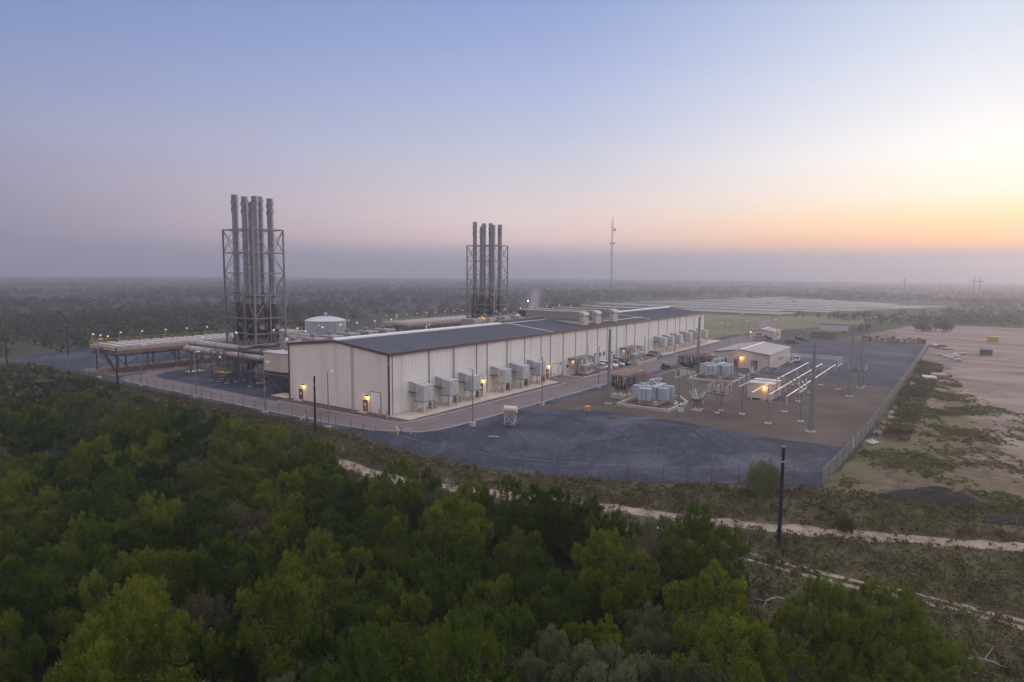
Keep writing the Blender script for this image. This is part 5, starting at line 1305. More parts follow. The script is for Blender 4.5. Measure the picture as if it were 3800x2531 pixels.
sc = thing('trailer', 'long white trailer with dark roof beyond the brown container', 'trailer', (242.5,-33.8,0), R(6))
MB().bbox(-1.25,1.25,-5.6,5.6,.9,3.4,.05).build('box_body', M['trailer'], sc); MB().bbox(-1.3,1.3,-5.7,5.7,3.4,3.9,.05).build('roof', M['steel_dark'], sc)
for y in (-4.2,4.2):
    q = MB(); q.cyl((-1.2,y,.45),(1.2,y,.45),.45,n=12); q.build('wheel', M['rubber'], sc)
rr = random.Random(21); pl = None
spots = [(208.3,-50.2,1.9),(208.5,-52.0,1.6),(208,-54.3,2.2),(207,-56.3,1.3),(206.5,-58.4,1.7),(206.5,-60.0,2.4),(206.8,-61.6,1.4),(207.6,-63.6,1.5),(208,-65.2,2.0),(208.4,-66.6,1.6),(209,-68.2,2.1),(209.5,-69.8,1.7)]
ords = ['first','second','third','fourth','fifth','sixth','seventh','eighth','ninth','tenth','eleventh','twelfth']
for k, (x,y,h) in enumerate(spots):
    if pl is None:
        pl = thing('pallet_stack', '', 'pallet stack', (x,y,0), R(10), 'brown stacks along the far yard edge')
        q = MB()
        for z in range(6): q.box(-.6,.6,-.65,.65,z*.18,z*.18+.03); [q.box(-.6,.6,yy-.06,yy+.06,z*.18+.03,z*.18+.17) for yy in (-.55,0,.55)]
        q.build('pallet', M['brown'], pl); MB().box(-.55,.55,-.6,.6,1.08,1.3).build('cover', M['heap'], pl); o = pl; o.scale = (1,1,h/1.3)
    else: o = dup(pl, (x,y,0), rr.uniform(-.4,.4), scale=(1,1,h/1.3))
    o['label'] = 'brown pallet stack on the far yard edge, %s from the masts' % ords[k]
pz = None
for k, (x,y,a) in enumerate(((164,-77.8,10),(168,-78.8,-5),(171.5,-80,20),(175,-80.6,0),(178,-82.2,12),(167,-80.4,-8),(161,-79.2,4),(157,-80.9,15),(170,-76,3))):
    if pz is None:
        pz = thing('pale_pallet', '', 'pallet', (x,y,0), R(a), 'pale pallets lying on the dirt lot')
        q = MB()
        for i in range(7): q.box(-1.1,1.1,-.9+i*.28,-.70+i*.28,.30,.36)
        for yy in (-.85,0,.8): q.box(-1.1,1.1,yy,yy+.12,.04,.30)
        q.build('slat', M['apron'], pz); q = MB(); q.box(-1.0,.4,-.6,.7,.36,.75); q.build('load', M['trailer'], pz); o = pl = pz
    else: o = dup(pz, (x,y,0), R(a))
    o['label'] = 'pale loaded pallet on the dirt lot, %s of the scattered group' % ords[k]
for k, (x,y,a,m,lb) in enumerate(((110,-75.6,10,'porc','low grey timber stack in the weeds by the fence'),(114,-77.5,15,'pinkcrate','low tan timber stack in the weeds by the fence'),(196,-76,0,'steel_dark','dark equipment pile beyond the fence corner'),(192,-77.2,30,'orange','orange brown crate pile beyond the fence corner'),(199,-74,20,'porc','grey equipment pile at the fence corner'))):
    t = thing('timber_stack', lb, 'timber stack', (x,y,0), R(a)); q = MB()
    for i in range(6):
        for z in range(2+k%3): q.box(-2.1+rr.uniform(-.3,.3),2.1+rr.uniform(-.3,.3),-1.4+i*.48,-1.02+i*.48,.12+z*.3,.38+z*.3)
    q.build('beam', M[m], t); q = MB(); q.box(-1.5,-1.2,-1.5,1.5,0,.12); q.box(1.2,1.5,-1.5,1.5,0,.12); q.build('bearer', M['brown'], t)
for k, (x,y,a) in enumerate(((38,-71.9,80),(42,-72.1,95),(46.5,-72.2,88),(52,-72.4,92),(57,-72.3,85),(62,-72.5,91),(30.5,-71.7,70),(98,-73,90))):
    t = thing('scrap_sheeting', 'pale scrap sheet leaning at the foot of the grey fence, %s from the corner' % ords[k], 'scrap sheet', (x,y,0), R(a), 'pale scrap sheets along the fence foot')
    q = MB(); q.add([(-.5,-1.2,.06),(.5,-1.2,.06),(.6,1.2,.12),(-.4,1.1,.1),(-.5,-1.2,.12),(.5,-1.2,.4),(.6,1.2,.5),(-.4,1.1,.18)],[(0,3,2,1),(4,5,6,7),(0,1,5,4),(1,2,6,5),(2,3,7,6),(3,0,4,7)]); q.build('sheet', M['trailer'] if k == 6 else M['porc'], t)
    q = MB()
    for i in range(3): q.bar((-.6,-1+i*.9,.1),(.7,-.8+i*.9,.6),.12)
    q.build('strut', M['pinkcrate'], t)
def heap(lb, loc, sx, sy, h, rz, seed):
    rr2 = random.Random(seed); n = 18; vs = []; fs = []
    for i in range(n):
        for j in range(n):
            u = -1+2*i/(n-1); v = -1+2*j/(n-1); d = math.sqrt(u*u+v*v)
            z = max(0, 1-d**1.6)*h*(.75+.5*rr2.random()) - (.1 if d >= 1 else 0)
            vs.append((u*sx, v*sy, z))
    for i in range(n-1):
        for j in range(n-1): fs.append((i*n+j,(i+1)*n+j,(i+1)*n+j+1,i*n+j+1))
    o = MB().add(vs, fs).build('brush_heap', M['heap'], None, True); o.location = loc; o.rotation_euler.z = R(rz); tag(o, lb, 'heap', 'dark mulch heaps'); return o
heap('long dark mulch heap beyond the fence corner', (6.5,-80.3,-.05), 2.4, 6.2, 1.3, 28, 1)
heap('low dark tail of the long mulch heap', (3.4,-86.5,-.05), 1.4, 3.4, .7, 35, 2)
heap('small dark heap at the right edge of the grass', (5.2,-91.0,-.05), 1.6, 2.2, 1.0, 10, 4)
mast = thing('radio_mast', 'tall thin lattice radio mast fading into the haze', 'radio mast', (685.5,297.5,0))
q = MB()
P3 = [(1.0*math.cos(a),1.0*math.sin(a)) for a in (0,2.094,4.189)]; HM = 103
for x,y in P3: q.bar((x,y,0),(x,y,HM-8),.28)
for i in range(30):
    z = i*3.06
    for k in range(3): a, b_ = P3[k], P3[(k+1)%3]; q.bar((a[0],a[1],z),(b_[0],b_[1],z+3.06),.16); q.bar((a[0],a[1],z),(b_[0],b_[1],z),.16)
q.cyl((0,0,HM-8),(0,0,HM),.3,.12,6); q.build('lattice', M['steel_dark'], mast)
for z,dx,r in ((83,2.6,1.7),(66,2.3,1.2),(66,-2.3,1.1),(54,-2.2,.8)):
    q = MB(); px, py = .574*dx, -.819*dx; q.cyl((px-.4,py-.3,z),(px+.3,py+.2,z),r,r*.8,14); q.bar((0,0,z),(px,py,z),.2); q.build('dish', M['steel_dark'], mast, True)
q = MB(); q.bar((-2.5,3.5,86.5),(2.5,-3.5,86.5),.25); q.build('crossarm', M['steel_dark'], mast)
for k,(x,y,h) in enumerate(((849,-19,25),(862,-91,26))):
    t = thing('pylon', ('single','H frame')[k]+' transmission pole faint in the haze at the right', 'pylon', (x,y,0)); q = MB()
    for dy in ((-3,3) if k else (0,)): q.bar((0,dy,0),(0,dy,h),.7)
    if k: q.bar((0,-6,h-5),(0,6,h-5),.7)
    else: q.bar((0,-2.5,h-4),(0,2.5,h-4),.5)
    q.build('pole', M['steel_dark'], t)
# ------------------------------------------------------------------ solar field
NR = 28; first = None
for k in range(NR):
    x = 352 + k*13.2 + (k%3)*-3.2; f = k/(NR-1)
    yr = 10-(x-354)*.39 if x < 560 else -70+(x-560)*1.2; yl = 150+(x-352)*.4 if x < 400 else 170-(x-400)*.25
    if k % 5 == 2: yl -= 45
    if k % 7 == 3: yr += 25
    if k % 4 == 1: yl += 14
    t = thing('solar_row', 'long row of tilted solar panels in the far field', 'solar panels', (x,(yl+yr)/2,0), R(-3.5), 'rows of solar panels in the far field')
    L_ = abs(yl-yr)
    q = MB(); a = R(3); cx_, sx_ = 1.05*math.cos(a), 1.05*math.sin(a); nseg = max(1,int(L_/28))
    for i in range(nseg):
        y0 = -L_/2+i*L_/nseg+.4; y1 = -L_/2+(i+1)*L_/nseg-.4
        q.add([(-cx_,y0,1.5-sx_),(cx_,y0,1.5+sx_),(cx_,y1,1.5+sx_),(-cx_,y1,1.5-sx_),(-cx_,y0,1.56-sx_),(cx_,y0,1.56+sx_),(cx_,y1,1.56+sx_),(-cx_,y1,1.56-sx_)],[(0,3,2,1),(4,5,6,7),(0,1,5,4),(1,2,6,5),(2,3,7,6),(3,0,4,7)])
    q.build('panel', M['panel'], t)
    q = MB()
    for i in range(max(2,int(L_/12))): y = -L_/2+.5+i*(L_-1)/max(1,int(L_/12)-1); q.box(-.08,.08,y-.08,y+.08,0,1.38)
    q.box(-.09,.09,-L_/2,L_/2,1.36,1.46)
    q.build('torque_tube', M['steel_dark'], t)
for k,(x,y) in enumerate(((520,60),(560,48))):
    t = thing('inverter_cabin', 'white inverter cabin among the solar rows, %s one' % ('left','right')[k], 'cabin', (x,y,0)); MB().bbox(-1.6,1.6,-2.5,2.5,.3,3.4,.05).build('casing', M['trailer'], t); MB().box(-1.7,1.7,-2.6,2.6,0,.3).build('plinth', M['conc'], t)
strip('far_road', [(160,78),(247,133),(402,232),(645,389),(760,463)], 8, -.02, M['road'], 31, .2)
# ------------------------------------------------------------------ vegetation
def inpoly(P, pts):
    P = np.asarray(P); x, y = P[:,0], P[:,1]; r = np.zeros(len(P), bool); n = len(pts)
    for i in range(n):
        x0, y0 = pts[i][:2]; x1, y1 = pts[(i+1) % n][:2]
        if y0 == y1: continue
        c = ((y0 > y) != (y1 > y)) & (x < (x1-x0)*(y-y0)/(y1-y0)+x0); r ^= c
    return r
def dist_path(P, path):
    P = np.asarray(P)[:,:2]; d = np.full(len(P), 1e9)
    for a, b_ in zip(path[:-1], path[1:]):
        a = np.array(a[:2], float); b_ = np.array(b_[:2], float); v = b_-a; t = np.clip(((P-a)@v)/(v@v), 0, 1)
        d = np.minimum(d, np.linalg.norm(P-(a+t[:,None]*v), axis=1))
    return d
def unit(v): return v/np.maximum(1e-6, np.linalg.norm(v, axis=1, keepdims=True))
def leaf_quads(pos, axis, L_, Wd, r):
    n = len(pos); a = unit(axis); b_ = unit(np.cross(a, r.normal(size=(n,3))))
    A = a*(L_[:,None]/2); B = b_*(Wd[:,None]/2)
    return np.stack([pos-A-B*.45, pos-A*.1-B, pos+A, pos-A*.1+B], axis=1)
def crown_quads(seed, Rr, H, nl, nq, leaf, up=.7, sparse=0., puff=1.0, core=.30, lobe=(.22,.40), sep=.93):
    # lobes over a dome, each lobe a cluster of upright feathery plumes, with a coarse leaf core added inside to block light
    r = np.random.default_rng(seed); out = []; centers = []
    for _ in range(900):
        if len(centers) >= nl: break
        a = r.uniform(0, 2*math.pi); t = r.uniform(0, 1)**.8*1.45; f = r.uniform(.62, .95)
        rad = Rr*r.uniform(*lobe)
        c = np.array([math.sin(t)*math.cos(a)*Rr*f*.85, math.sin(t)*math.sin(a)*Rr*f*.85, H*.20+math.cos(t)*H*.66*f])
        if any(np.linalg.norm(c-c2) < sep*(rad+q2) for c2, q2 in centers): continue
        centers.append((c, rad))
    tot = sum(rd**2 for _, rd in centers)
    for c, rad in centers:
        k = int(nq*rad**2/tot); nt = max(8, int(24*(rad/.85)**2))
        td = unit(r.normal(size=(nt,3))+np.array([0,0,.55])); tp = c+td*rad*(.50+.48*r.uniform(size=(nt,1)))*np.array([1,1,1.15])
        ts = .20*puff*r.uniform(.6,1.5,nt); idx = r.integers(0, nt, k)
        e = unit(r.normal(size=(k,3)))*(r.uniform(size=(k,1))**.5)
        p_ = tp[idx]+e*ts[idx][:,None]*np.array([.85,.85,1.7])
        ax = np.array([0,0,up])+td[idx]*.45+e*.35+r.normal(size=(k,3))*.38
        L_ = leaf*r.uniform(.55,1.5,k); out.append(leaf_quads(p_, ax, L_, L_*r.uniform(.22,.40,k), r))
    nc = int(nq*core*.22)
    e = unit(r.normal(size=(nc,3)))*(r.uniform(size=(nc,1))**.4); e[:,2] = np.abs(e[:,2])
    p_ = np.array([0,0,H*.20])+e*np.array([Rr*.52,Rr*.52,H*.44]); L_ = leaf*r.uniform(1.,1.6,nc)
    out.append(leaf_quads(p_, r.normal(size=(nc,3)), L_, L_*.55, r))
    Q = np.concatenate(out); Q = Q[Q[:,:,2].min(axis=1) > .1]
    if sparse: Q = Q[r.uniform(size=len(Q)) > sparse]
    return Q, centers
def trunk_mesh(seed, centers, H, name='trunk', w=.16):
    rr = random.Random(seed); q = MB()
    q.tube([(0,0,-.3),(.05,.02,.5),(rr.uniform(-.2,.2),rr.uniform(-.2,.2),H*.26)], [w*1.3,w,w*.85], 7)
    for c, rad in centers:
        s = Vector((rr.uniform(-.12,.12), rr.uniform(-.12,.12), H*rr.uniform(.1,.24))); e = Vector(c)
        m_ = s.lerp(e, .5)+Vector((rr.uniform(-.3,.3), rr.uniform(-.3,.3), rr.uniform(-.3,.25)))
        q.tube([s, m_, e], [w*.55, w*.34, w*.12], 5)
        for _ in range(2):
            e2 = e+Vector((rr.uniform(-1,1),rr.uniform(-1,1),rr.uniform(-.2,1)))*rad*.8; q.tube([m_.lerp(e,.5), e2],[w*.2,w*.06],4)
    o = q.build(name, M['bark']); me = o.data; bpy.data.objects.remove(o); return me
VAR = []
for i in range(9):
    Rr = 3.2+.45*(i%3); H = 5.2+.5*(i%4)
    Q, cs = crown_quads(100+i, Rr, H, 17+i%5, 46000, .125)
    VAR.append((mesh_quads('crown', Q, M['leaf']), trunk_mesh(i, cs, H), Rr, H))
VG = []
for i in range(2):
    Q, cs = crown_quads(200+i, 3.4, 4.6, 26, 42000, .14, 1.1, puff=1.25, sep=.8); VG.append((mesh_quads('crown', Q, M['leaf2']), trunk_mesh(20+i, cs, 4.6), 3.2, 4.6))
VD = []
for i in range(1):
    Q, cs = crown_quads(300+i, 2.8, 4.2, 24, 14000, .15, .9, .2, 1.4, .1); VD.append((mesh_quads('crown', Q, M['leafdry']), trunk_mesh(30+i, cs, 4.2), 2.8, 4.2))
VS = []
for i in range(6):
    Q, cs = crown_quads(400+i, 1.7, 1.9, 14, 7000, .15, .7, puff=.9, lobe=(.24,.4), sep=.75); VS.append((mesh_quads('crown', Q, M['shrubleaf']), trunk_mesh(40+i, cs, 1.9, w=.06), 1.7, 1.9))
def tree(v, x, y, s, rz, lb, cat, grp, name='mesquite_tree', sz=None):
    t = thing(name, lb, cat, (x,y,-.04), rz, grp); t.scale = (s,s,sz or s)
    for nm, me in (('crown', v[0]), ('trunk', v[1])):
        o = bpy.data.objects.new(nm, me); COL.objects.link(o); o.parent = t
    return t
def poisson(poly, d, n, seed, ok=None):
    r = np.random.default_rng(seed); A = np.array(poly)[:,:2]; lo, hi = A.min(0), A.max(0)
    C_ = r.uniform(lo, hi, (n,2)); C_ = C_[inpoly(C_, poly)]; out = []
    for p_ in C_:
        if all((p_[0]-q[0])**2+(p_[1]-q[1])**2 > d*d for q in out): out.append(p_)
    return np.array(out)
CAM = Vector((-79.1026,-81.8511,25.0)); YAW, PIT, ROL = R(35.05977), R(5.89271), R(.43723)
def in_view(x, y, margin=4, rmin=17):
    dx, dy = x-CAM.x, y-CAM.y; a = math.degrees(math.atan2(dy,dx))-35.06; r = math.hypot(dx,dy)
    return r > rmin and abs(a) < 39.5+math.degrees(math.atan2(margin, r))
FOREST = [(-62,62),(-50,26),(-44.5,20),(-40.5,13),(-37,3),(-36.5,-6),(-33.5,-9.5),(-32.5,-16),(-33,-22),(-37,-30),(-39.5,-35),(-38.5,-41),(-35.5,-43.5),(-34,-48),(-33.5,-53),(-35,-57),(-32.5,-60),(-30.5,-62.5),(-32,-65.5),(-38,-69),(-44,-70.5),(-58,-76),(-64,-90),(-90,-80),(-88,-40),(-80,20)]
TG = 'mesquite trees of the dense foreground thicket'
TLB = 'mesquite tree within the dense green thicket before the plant'
BIG = (-36.2,-78.2)
EDGE1 = [(-52,29),(-45,19.5),(-41,12),(-38,3),(-37,-6),(-33,-9.5),(-32,-15),(-32.5,-20),(-36.5,-29)]
EDGE2 = [(-38,-35),(-36,-40),(-33,-43),(-31,-47),(-30.3,-51),(-31.5,-55.5),(-29.8,-59),(-28.8,-62.5),(-30.5,-66),(-36.5,-69.3),(-42.5,-71.3)]
k = 0
edge_pts = []
for path in (EDGE1, EDGE2):
    acc = 0
    for a, b_ in zip(path[:-1], path[1:]):
        a = Vector(a); b_ = Vector(b_); l = (b_-a).length
        while acc < l: p_ = a+(b_-a)*(acc/l); edge_pts.append((p_.x+rng.uniform(-.5,.4), p_.y+rng.uniform(-.5,.5))); acc += rng.uniform(3.0,4.2)
        acc -= l
taken = [(-36.2,-78.2,6.5),(-49,-63.8,2.9),(-52,-66.2,3.2),(-56,-69,3.6),(-49,-67.8,2.9),(-53,-70.5,3),(-47.8,-70.8,2.9),(-52,-73,3),(-47.0,-23,2.4)]
pts = list(edge_pts)+[p_ for p_ in poisson(FOREST, 3.75, 7200, 5) if all(math.hypot(p_[0]-a, p_[1]-b_) > 2.9 for a, b_ in edge_pts)]
for n_, (x, y) in enumerate(pts):
    if not in_view(x, y) or any(math.hypot(x-a, y-b_) < c_ for a, b_, c_ in taken): continue
    v = VAR[int(rng.integers(0, 9))]; s = rng.uniform(.78, 1.22) if n_ >= len(edge_pts) else rng.uniform(1.0, 1.15)
    kind = rng.uniform(); edge_ = n_ < len(edge_pts)
    if kind < .06 and not edge_: tree(VD[0], x, y, s*1.05, rng.uniform(0, 6.28), 'half bare brownish tree among the dense green thicket', 'tree', 'half bare trees of the foreground thicket', 'brush_tree')
    elif kind < .12: tree(VG[int(rng.integers(0, 2))], x, y, s*.95, rng.uniform(0, 6.28), 'dull grey green tree among the brighter trees of the thicket', 'tree', 'dull grey green trees of the foreground thicket', 'brush_tree')
    else: tree(v, x, y, s, rng.uniform(0, 6.28), TLB, 'tree', TG, sz=s*rng.uniform(.88,1.16))
    k += 1
print('trees', k)
Q, cs = crown_quads(555, 6.1, 6.9, 74, 200000, .125, lobe=(.13,.22), sep=.72, core=.5)
tree((mesh_quads('crown', Q, M['leaf_lone']), trunk_mesh(55, cs, 6.9, w=.26)), *BIG, 1.0, .6, 'big broad mesquite tree alone at the lower right', 'tree', None)
tree(VG[0], -48.6, -67.6, 1.1, .4, 'pale grey green bushy tree at the bottom edge, left of the big lone tree', 'tree', None, 'brush_tree')
tree(VG[1], -46.9, -71.2, 1.0, 1.4, 'pale grey green bushy tree at the bottom edge, touching the big lone tree', 'tree', None, 'brush_tree')
tree(VG[1], -48.6, -63.6, 1.0, 2.9, 'dull grey green tree at the bottom edge amid the dark thicket', 'tree', None, 'brush_tree')
tree(VD[0], -47.0, -23, 1.0, .2, 'bare brownish twiggy tree in the middle of the thicket', 'tree', None, 'brush_tree')
Q, cs = crown_quads(77, 2.3, 4.0, 22, 9000, .20, 1.5, .1, 1.9, .02)
tree((mesh_quads('crown', Q, M['paloverde']), trunk_mesh(77, cs, 3.6, w=.08)), -4.2, -64.6, 1.15, 0, 'feathery light green tree in front of the gravel yard fence', 'tree', None, 'palo_verde_tree')
tree(VS[0], -26.5, -33.0, 1.5, .3, 'grey green bush beside the bare dirt track', 'shrub', None, 'brush_shrub')
for x, y, s, lb in ((-9.5,-73.5,.75,'low green shrub between the dirt track and the mulch heap'),(277,-66,2.4,'round green shrub at the far edge of the dirt lot, left one'),(284,-74,2.8,'round green shrub at the far edge of the dirt lot, right one')):
    tree(VS[1], x, y, s, s, lb, 'shrub', None, 'brush_shrub')
SH = [(-16,126),(-16,82),(-17.5,62),(-19.5,48),(-19.5,20),(-20.5,-4),(-22.5,-11),(-29,-11),(-34,6),(-42,22),(-50,30),(-60,62),(-62,100),(-50,150),(-20,150)]
k = 0
for x, y in poisson(SH, 2.75, 6200, 9):
    if not in_view(x, y): continue
    if (abs(x+23.7) < 2.2 and 33 < y < 54) or (x > -20 and rng.uniform() < .5): continue
    far = min(1, max(0, (-x-18)/22)); s = rng.uniform(.75,1.25)*(.75+.85*far)
    if x < -25 and rng.uniform() < .42:
        s2 = rng.uniform(.5,.72); tree(VAR[int(rng.integers(0,9))], x, y, s2, rng.uniform(0,6.28), 'small green tree in the brush belt left of the dirt track', 'tree', 'small trees of the left brush belt'); continue
    tree(VS[int(rng.integers(0,5))], x, y, s, rng.uniform(0,6.28), 'low dark shrub in the brush belt left of the dirt track', 'shrub', 'low shrubs of the left brush belt', 'brush_shrub'); k += 1
print('shrubs', k)
for x, y in poisson([(-31,-16),(-27,-36),(-28,-50),(-22.5,-58),(-24,-64),(-31,-60),(-33,-50),(-36,-40),(-34,-30)], 3.2, 300, 4):
    tree(VS[int(rng.integers(0,5))], x, y, rng.uniform(.6,1.0), rng.uniform(0,6.28), 'low shrub between the thicket edge and the dirt track', 'shrub', 'low shrubs at the thicket edge', 'brush_shrub')
# dead branches in the clearing
def dead(lb, loc, rz, seed):
    t = thing('dead_branch', lb, 'dead branch', loc, R(rz), 'bleached dead branches in the clearing'); rr = random.Random(seed); q = MB()
    q.tube([(0,0,.1),(.9,.2,.55),(1.9,.1,.5),(2.7,.5,.25)],[.10,.08,.06,.03],6); q.build('limb', M['deadwood'], t, True)
    q = MB()
    for i in range(5):
        a = Vector((rr.uniform(.3,2),.1,.4)); q.tube([a, a+Vector((rr.uniform(-.8,.8),rr.uniform(-.9,.9),rr.uniform(-.1,.9)))],[.05,.02],5)
    q.build('twig', M['deadwood'], t)
dead('bleached dead branch in the dark clearing behind the thicket edge', (-27.5,-69.0,0), 60, 1)
dead('bleached dead branch right of the first in the clearing', (-27.8,-71.8,0), 150, 2)
dead('bleached dead branch beside the big lone tree on its right', (-29.0,-85.6,0), 100, 3)
dead('bleached dead branch at the right frame edge', (-27.5,-88.2,0), 40, 4)

# ground weeds (nobody could count them)
TRK = [(-24,-11),(-24,-17),(-24.6,-28),(-22.5,-36),(-19,-47.7),(-15,-62),(-12.6,-68.2),(-11.5,-71),(-4.3,-87.8),(2,-102)]
RUT = [(-19,-58),(-21.2,-65.2),(-21.6,-73.3),(-20.8,-83.4),(-21.2,-86.8),(-24,-104)]
def weeds(name, m, zones, seed, label):
    r = np.random.default_rng(seed); out = []
    for poly, n, h, keep in zones:
        A = np.array(poly); P = r.uniform(A.min(0), A.max(0), (n,2)); P = P[inpoly(P, poly)]
        dt_ = dist_path(P, TRK); P = P[(dt_ > 1.2) | ((dt_ < .3) & (r.uniform(size=len(P)) < .35)) | (r.uniform(size=len(P)) < .04)]; d = dist_path(P, RUT); P = P[(d < .4) | (d > 1.0) | (r.uniform(size=len(P)) < .12)]
        nz = np.sin(P[:,0]*.31+1.3*np.sin(P[:,1]*.23))+np.sin(P[:,1]*.37+1.7*np.sin(P[:,0]*.19))+(.8*np.sin(P[:,0]*1.1+P[:,1]*.9)+1.1*r.normal(size=len(P)) if poly is not LOTA else .7*np.sin(P[:,0]*.8+2*np.sin(P[:,1]*.6))+.9*r.normal(size=len(P)))
        P = P[nz > keep]; hh = h*(.6+.5*np.clip(nz[nz > keep]-keep, 0, 1.5))
        k_ = 22; n_ = len(P); ctr = np.repeat(P, k_, axis=0); H_ = np.repeat(hh, k_); S_ = np.repeat(r.uniform(.5,1.25,n_), k_)
        e = unit(r.normal(size=(n_*k_,3))+np.array([0,0,.3]))*(r.uniform(size=(n_*k_,1))**.5)
        off = e[:,:2]*(S_*.42)[:,None]
        pos = np.column_stack([ctr+off, H_*S_*(.35+.55*np.abs(e[:,2]))]); ax = np.column_stack([off*.8+r.normal(size=(n_*k_,2))*.4, r.uniform(.2,.9,n_*k_)])
        L_ = r.uniform(.12,.28,n_*k_); out.append(leaf_quads(pos, ax, L_, L_*r.uniform(.3,.6,n_*k_), r))
    o = bpy.data.objects.new(name, mesh_quads(name, np.concatenate(out), m)); COL.objects.link(o)
    tag(o, label, name.replace('_',' '), kind='stuff')
VERGE = [(-14.5,125),(-13.2,60),(-12.8,0),(-15.6,-16),(-15.8,-35),(-11.5,-45),(-4,-59),(2.5,-69.7),(12,-100),(-36,-100),(-34,-70),(-30,-60),(-33,-40),(-33,10),(-34,25),(-20,125)]
EDGE = [(-13.3,90),(-12.8,0),(-15.3,-16),(-15.3,-34),(-14,-37.5),(-7,-54),(2.5,-70),(0.5,-71),(-9,-55),(-16,-37),(-17.5,-20),(-15.5,-2),(-15.5,90)]
LOTA = [(4,-70.5),(34,-71.2),(110,-72),(120,-80),(90,-84),(55,-100),(10,-110),(0,-90)]
LOTB = [(34,-71.2),(150,-72),(140,-78),(34,-76)]
weeds('weeds', M['weed'], [(VERGE, 34000, .5, -2.0), (EDGE, 6500, .8, -2.0), (LOTA, 15000, .20, 1.2), (LOTB, 5200, .55, -.9)], 1, 'dry brown weeds covering the verge and lot edges')
weeds('green_weeds', M['weedgreen'], [(VERGE, 14000, .5, -.3), (LOTA, 26000, .17, .8), (LOTB, 1800, .5, .1)], 2, 'green weeds in patches on the verge and dirt lot')

# far brush to the horizon
def far_brush():
    r = np.random.default_rng(3); cells = [(140,450,1/52.,52),(450,1000,1/150.,30),(1000,1700,1/380.,20),(1700,3000,1/800.,16)]
    SOL = [(345,185),(345,-6),(480,-75),(700,-80),(700,185)]; YA = [(-22,130),(-12,136),(6,141),(170,156),(170,8),(210,6),(214,-40),(214,-72),(-30,-72)]
    LOTP = [(3,-69),(214,-71),(214,-40),(330,-62),(335,-160),(0,-160)]; FLD = [(166,-2),(198,0),(235,-10),(330,-40),(352,30),(352,140),(166,130)]
    ROADF = [(160,78),(247,133),(402,232),(645,389),(760,463)]
    out = []
    for r0, r1, dens, nq in cells:
        a0, a1 = R(35.06-43), R(35.06+43); area = .5*(a1-a0)*(r1*r1-r0*r0); n = int(area*dens)
        rad = np.sqrt(r.uniform(r0*r0, r1*r1, n)); an = r.uniform(a0, a1, n)
        P = np.column_stack([CAM.x+rad*np.cos(an), CAM.y+rad*np.sin(an)])
        for pl_ in (SOL, YA, LOTP, FLD): P = P[~inpoly(P, pl_)]
        P = P[dist_path(P, ROADF) > (9 if r0 < 900 else 5)]
        nz = np.sin(P[:,0]*.021+1.5*np.sin(P[:,1]*.013))+np.sin(P[:,1]*.027+1.2*np.sin(P[:,0]*.017))+.7*np.sin(P[:,0]*.09+P[:,1]*.07)
        P = P[nz > -1.25]; nz = nz[nz > -1.25]
        m_ = len(P); sc = (1.5+.55*np.clip(nz,-1,2)*.6+r.uniform(0,1.1,m_))*(1+.12*(r0 > 900)+.25*(r0>1600))
        ctr = np.repeat(np.column_stack([P, sc*.9]), nq, axis=0); S_ = np.repeat(sc, nq)
        d = unit(r.normal(size=(m_*nq,3))+np.array([0,0,.25])); pos = ctr+d*S_[:,None]*np.array([1.25,1.25,.95])*(.55+.5*r.uniform(size=(m_*nq,1)))
        pos[:,2] = np.maximum(pos[:,2], .15)
        L_ = S_*r.uniform(.35,.75,m_*nq)*(1 if nq > 40 else 1.35); out.append(leaf_quads(pos, d+r.normal(size=d.shape)*.6, L_, L_*.6, r))
    Q = np.concatenate(out); print('far quads', len(Q)); return Q
o = bpy.data.objects.new('far_woodland', mesh_quads('far_woodland', far_brush(), M['leaffar'])); COL.objects.link(o)
tag(o, 'low brush woodland stretching to the misty horizon', 'woodland', kind='stuff')
# ------------------------------------------------------------------ camera, light, air
cam = bpy.data.cameras.new('camera'); co = bpy.data.objects.new('camera', cam); COL.objects.link(co); S.camera = co
cam.sensor_width = 36; cam.lens = 1484.277/2354*36; cam.clip_start = .5; cam.clip_end = 20000
fwd = Vector((math.cos(YAW)*math.cos(PIT), math.sin(YAW)*math.cos(PIT), -math.sin(PIT))); rgt = Vector((math.sin(YAW), -math.cos(YAW), 0)); upv = rgt.cross(fwd)
r2 = rgt*math.cos(ROL)+upv*math.sin(ROL); u2 = upv*math.cos(ROL)-rgt*math.sin(ROL)
co.matrix_world = Matrix(((r2.x,u2.x,-fwd.x,CAM.x),(r2.y,u2.y,-fwd.y,CAM.y),(r2.z,u2.z,-fwd.z,CAM.z),(0,0,0,1)))
SAZ, SEL = R(-22), R(1.5)
sun = bpy.data.lights.new('sun', 'SUN'); sun.energy = 2.2; sun.angle = R(25); sun.color = (1,.74,.52)
so = bpy.data.objects.new('sun', sun); COL.objects.link(so)
el = R(7); sd = Vector((math.cos(SAZ)*math.cos(el), math.sin(SAZ)*math.cos(el), math.sin(el))); so.rotation_euler = sd.to_track_quat('Z', 'Y').to_euler()
W = bpy.data.worlds.new('World'); S.world = W; W.use_nodes = True; nt = W.node_tree; nt.nodes.clear()
out = N(nt, 'ShaderNodeOutputWorld')
sky = N(nt, 'ShaderNodeTexSky', sky_type='NISHITA'); sky.sun_disc = False; sky.sun_elevation = SEL; sky.sun_rotation = R(90)-SAZ; sky.air_density = 1.2; sky.dust_density = 2.5; sky.ozone_density = 3
bg1 = N(nt, 'ShaderNodeBackground'); bg1.inputs[1].default_value = .05; nt.links.new(sky.outputs[0], bg1.inputs[0])
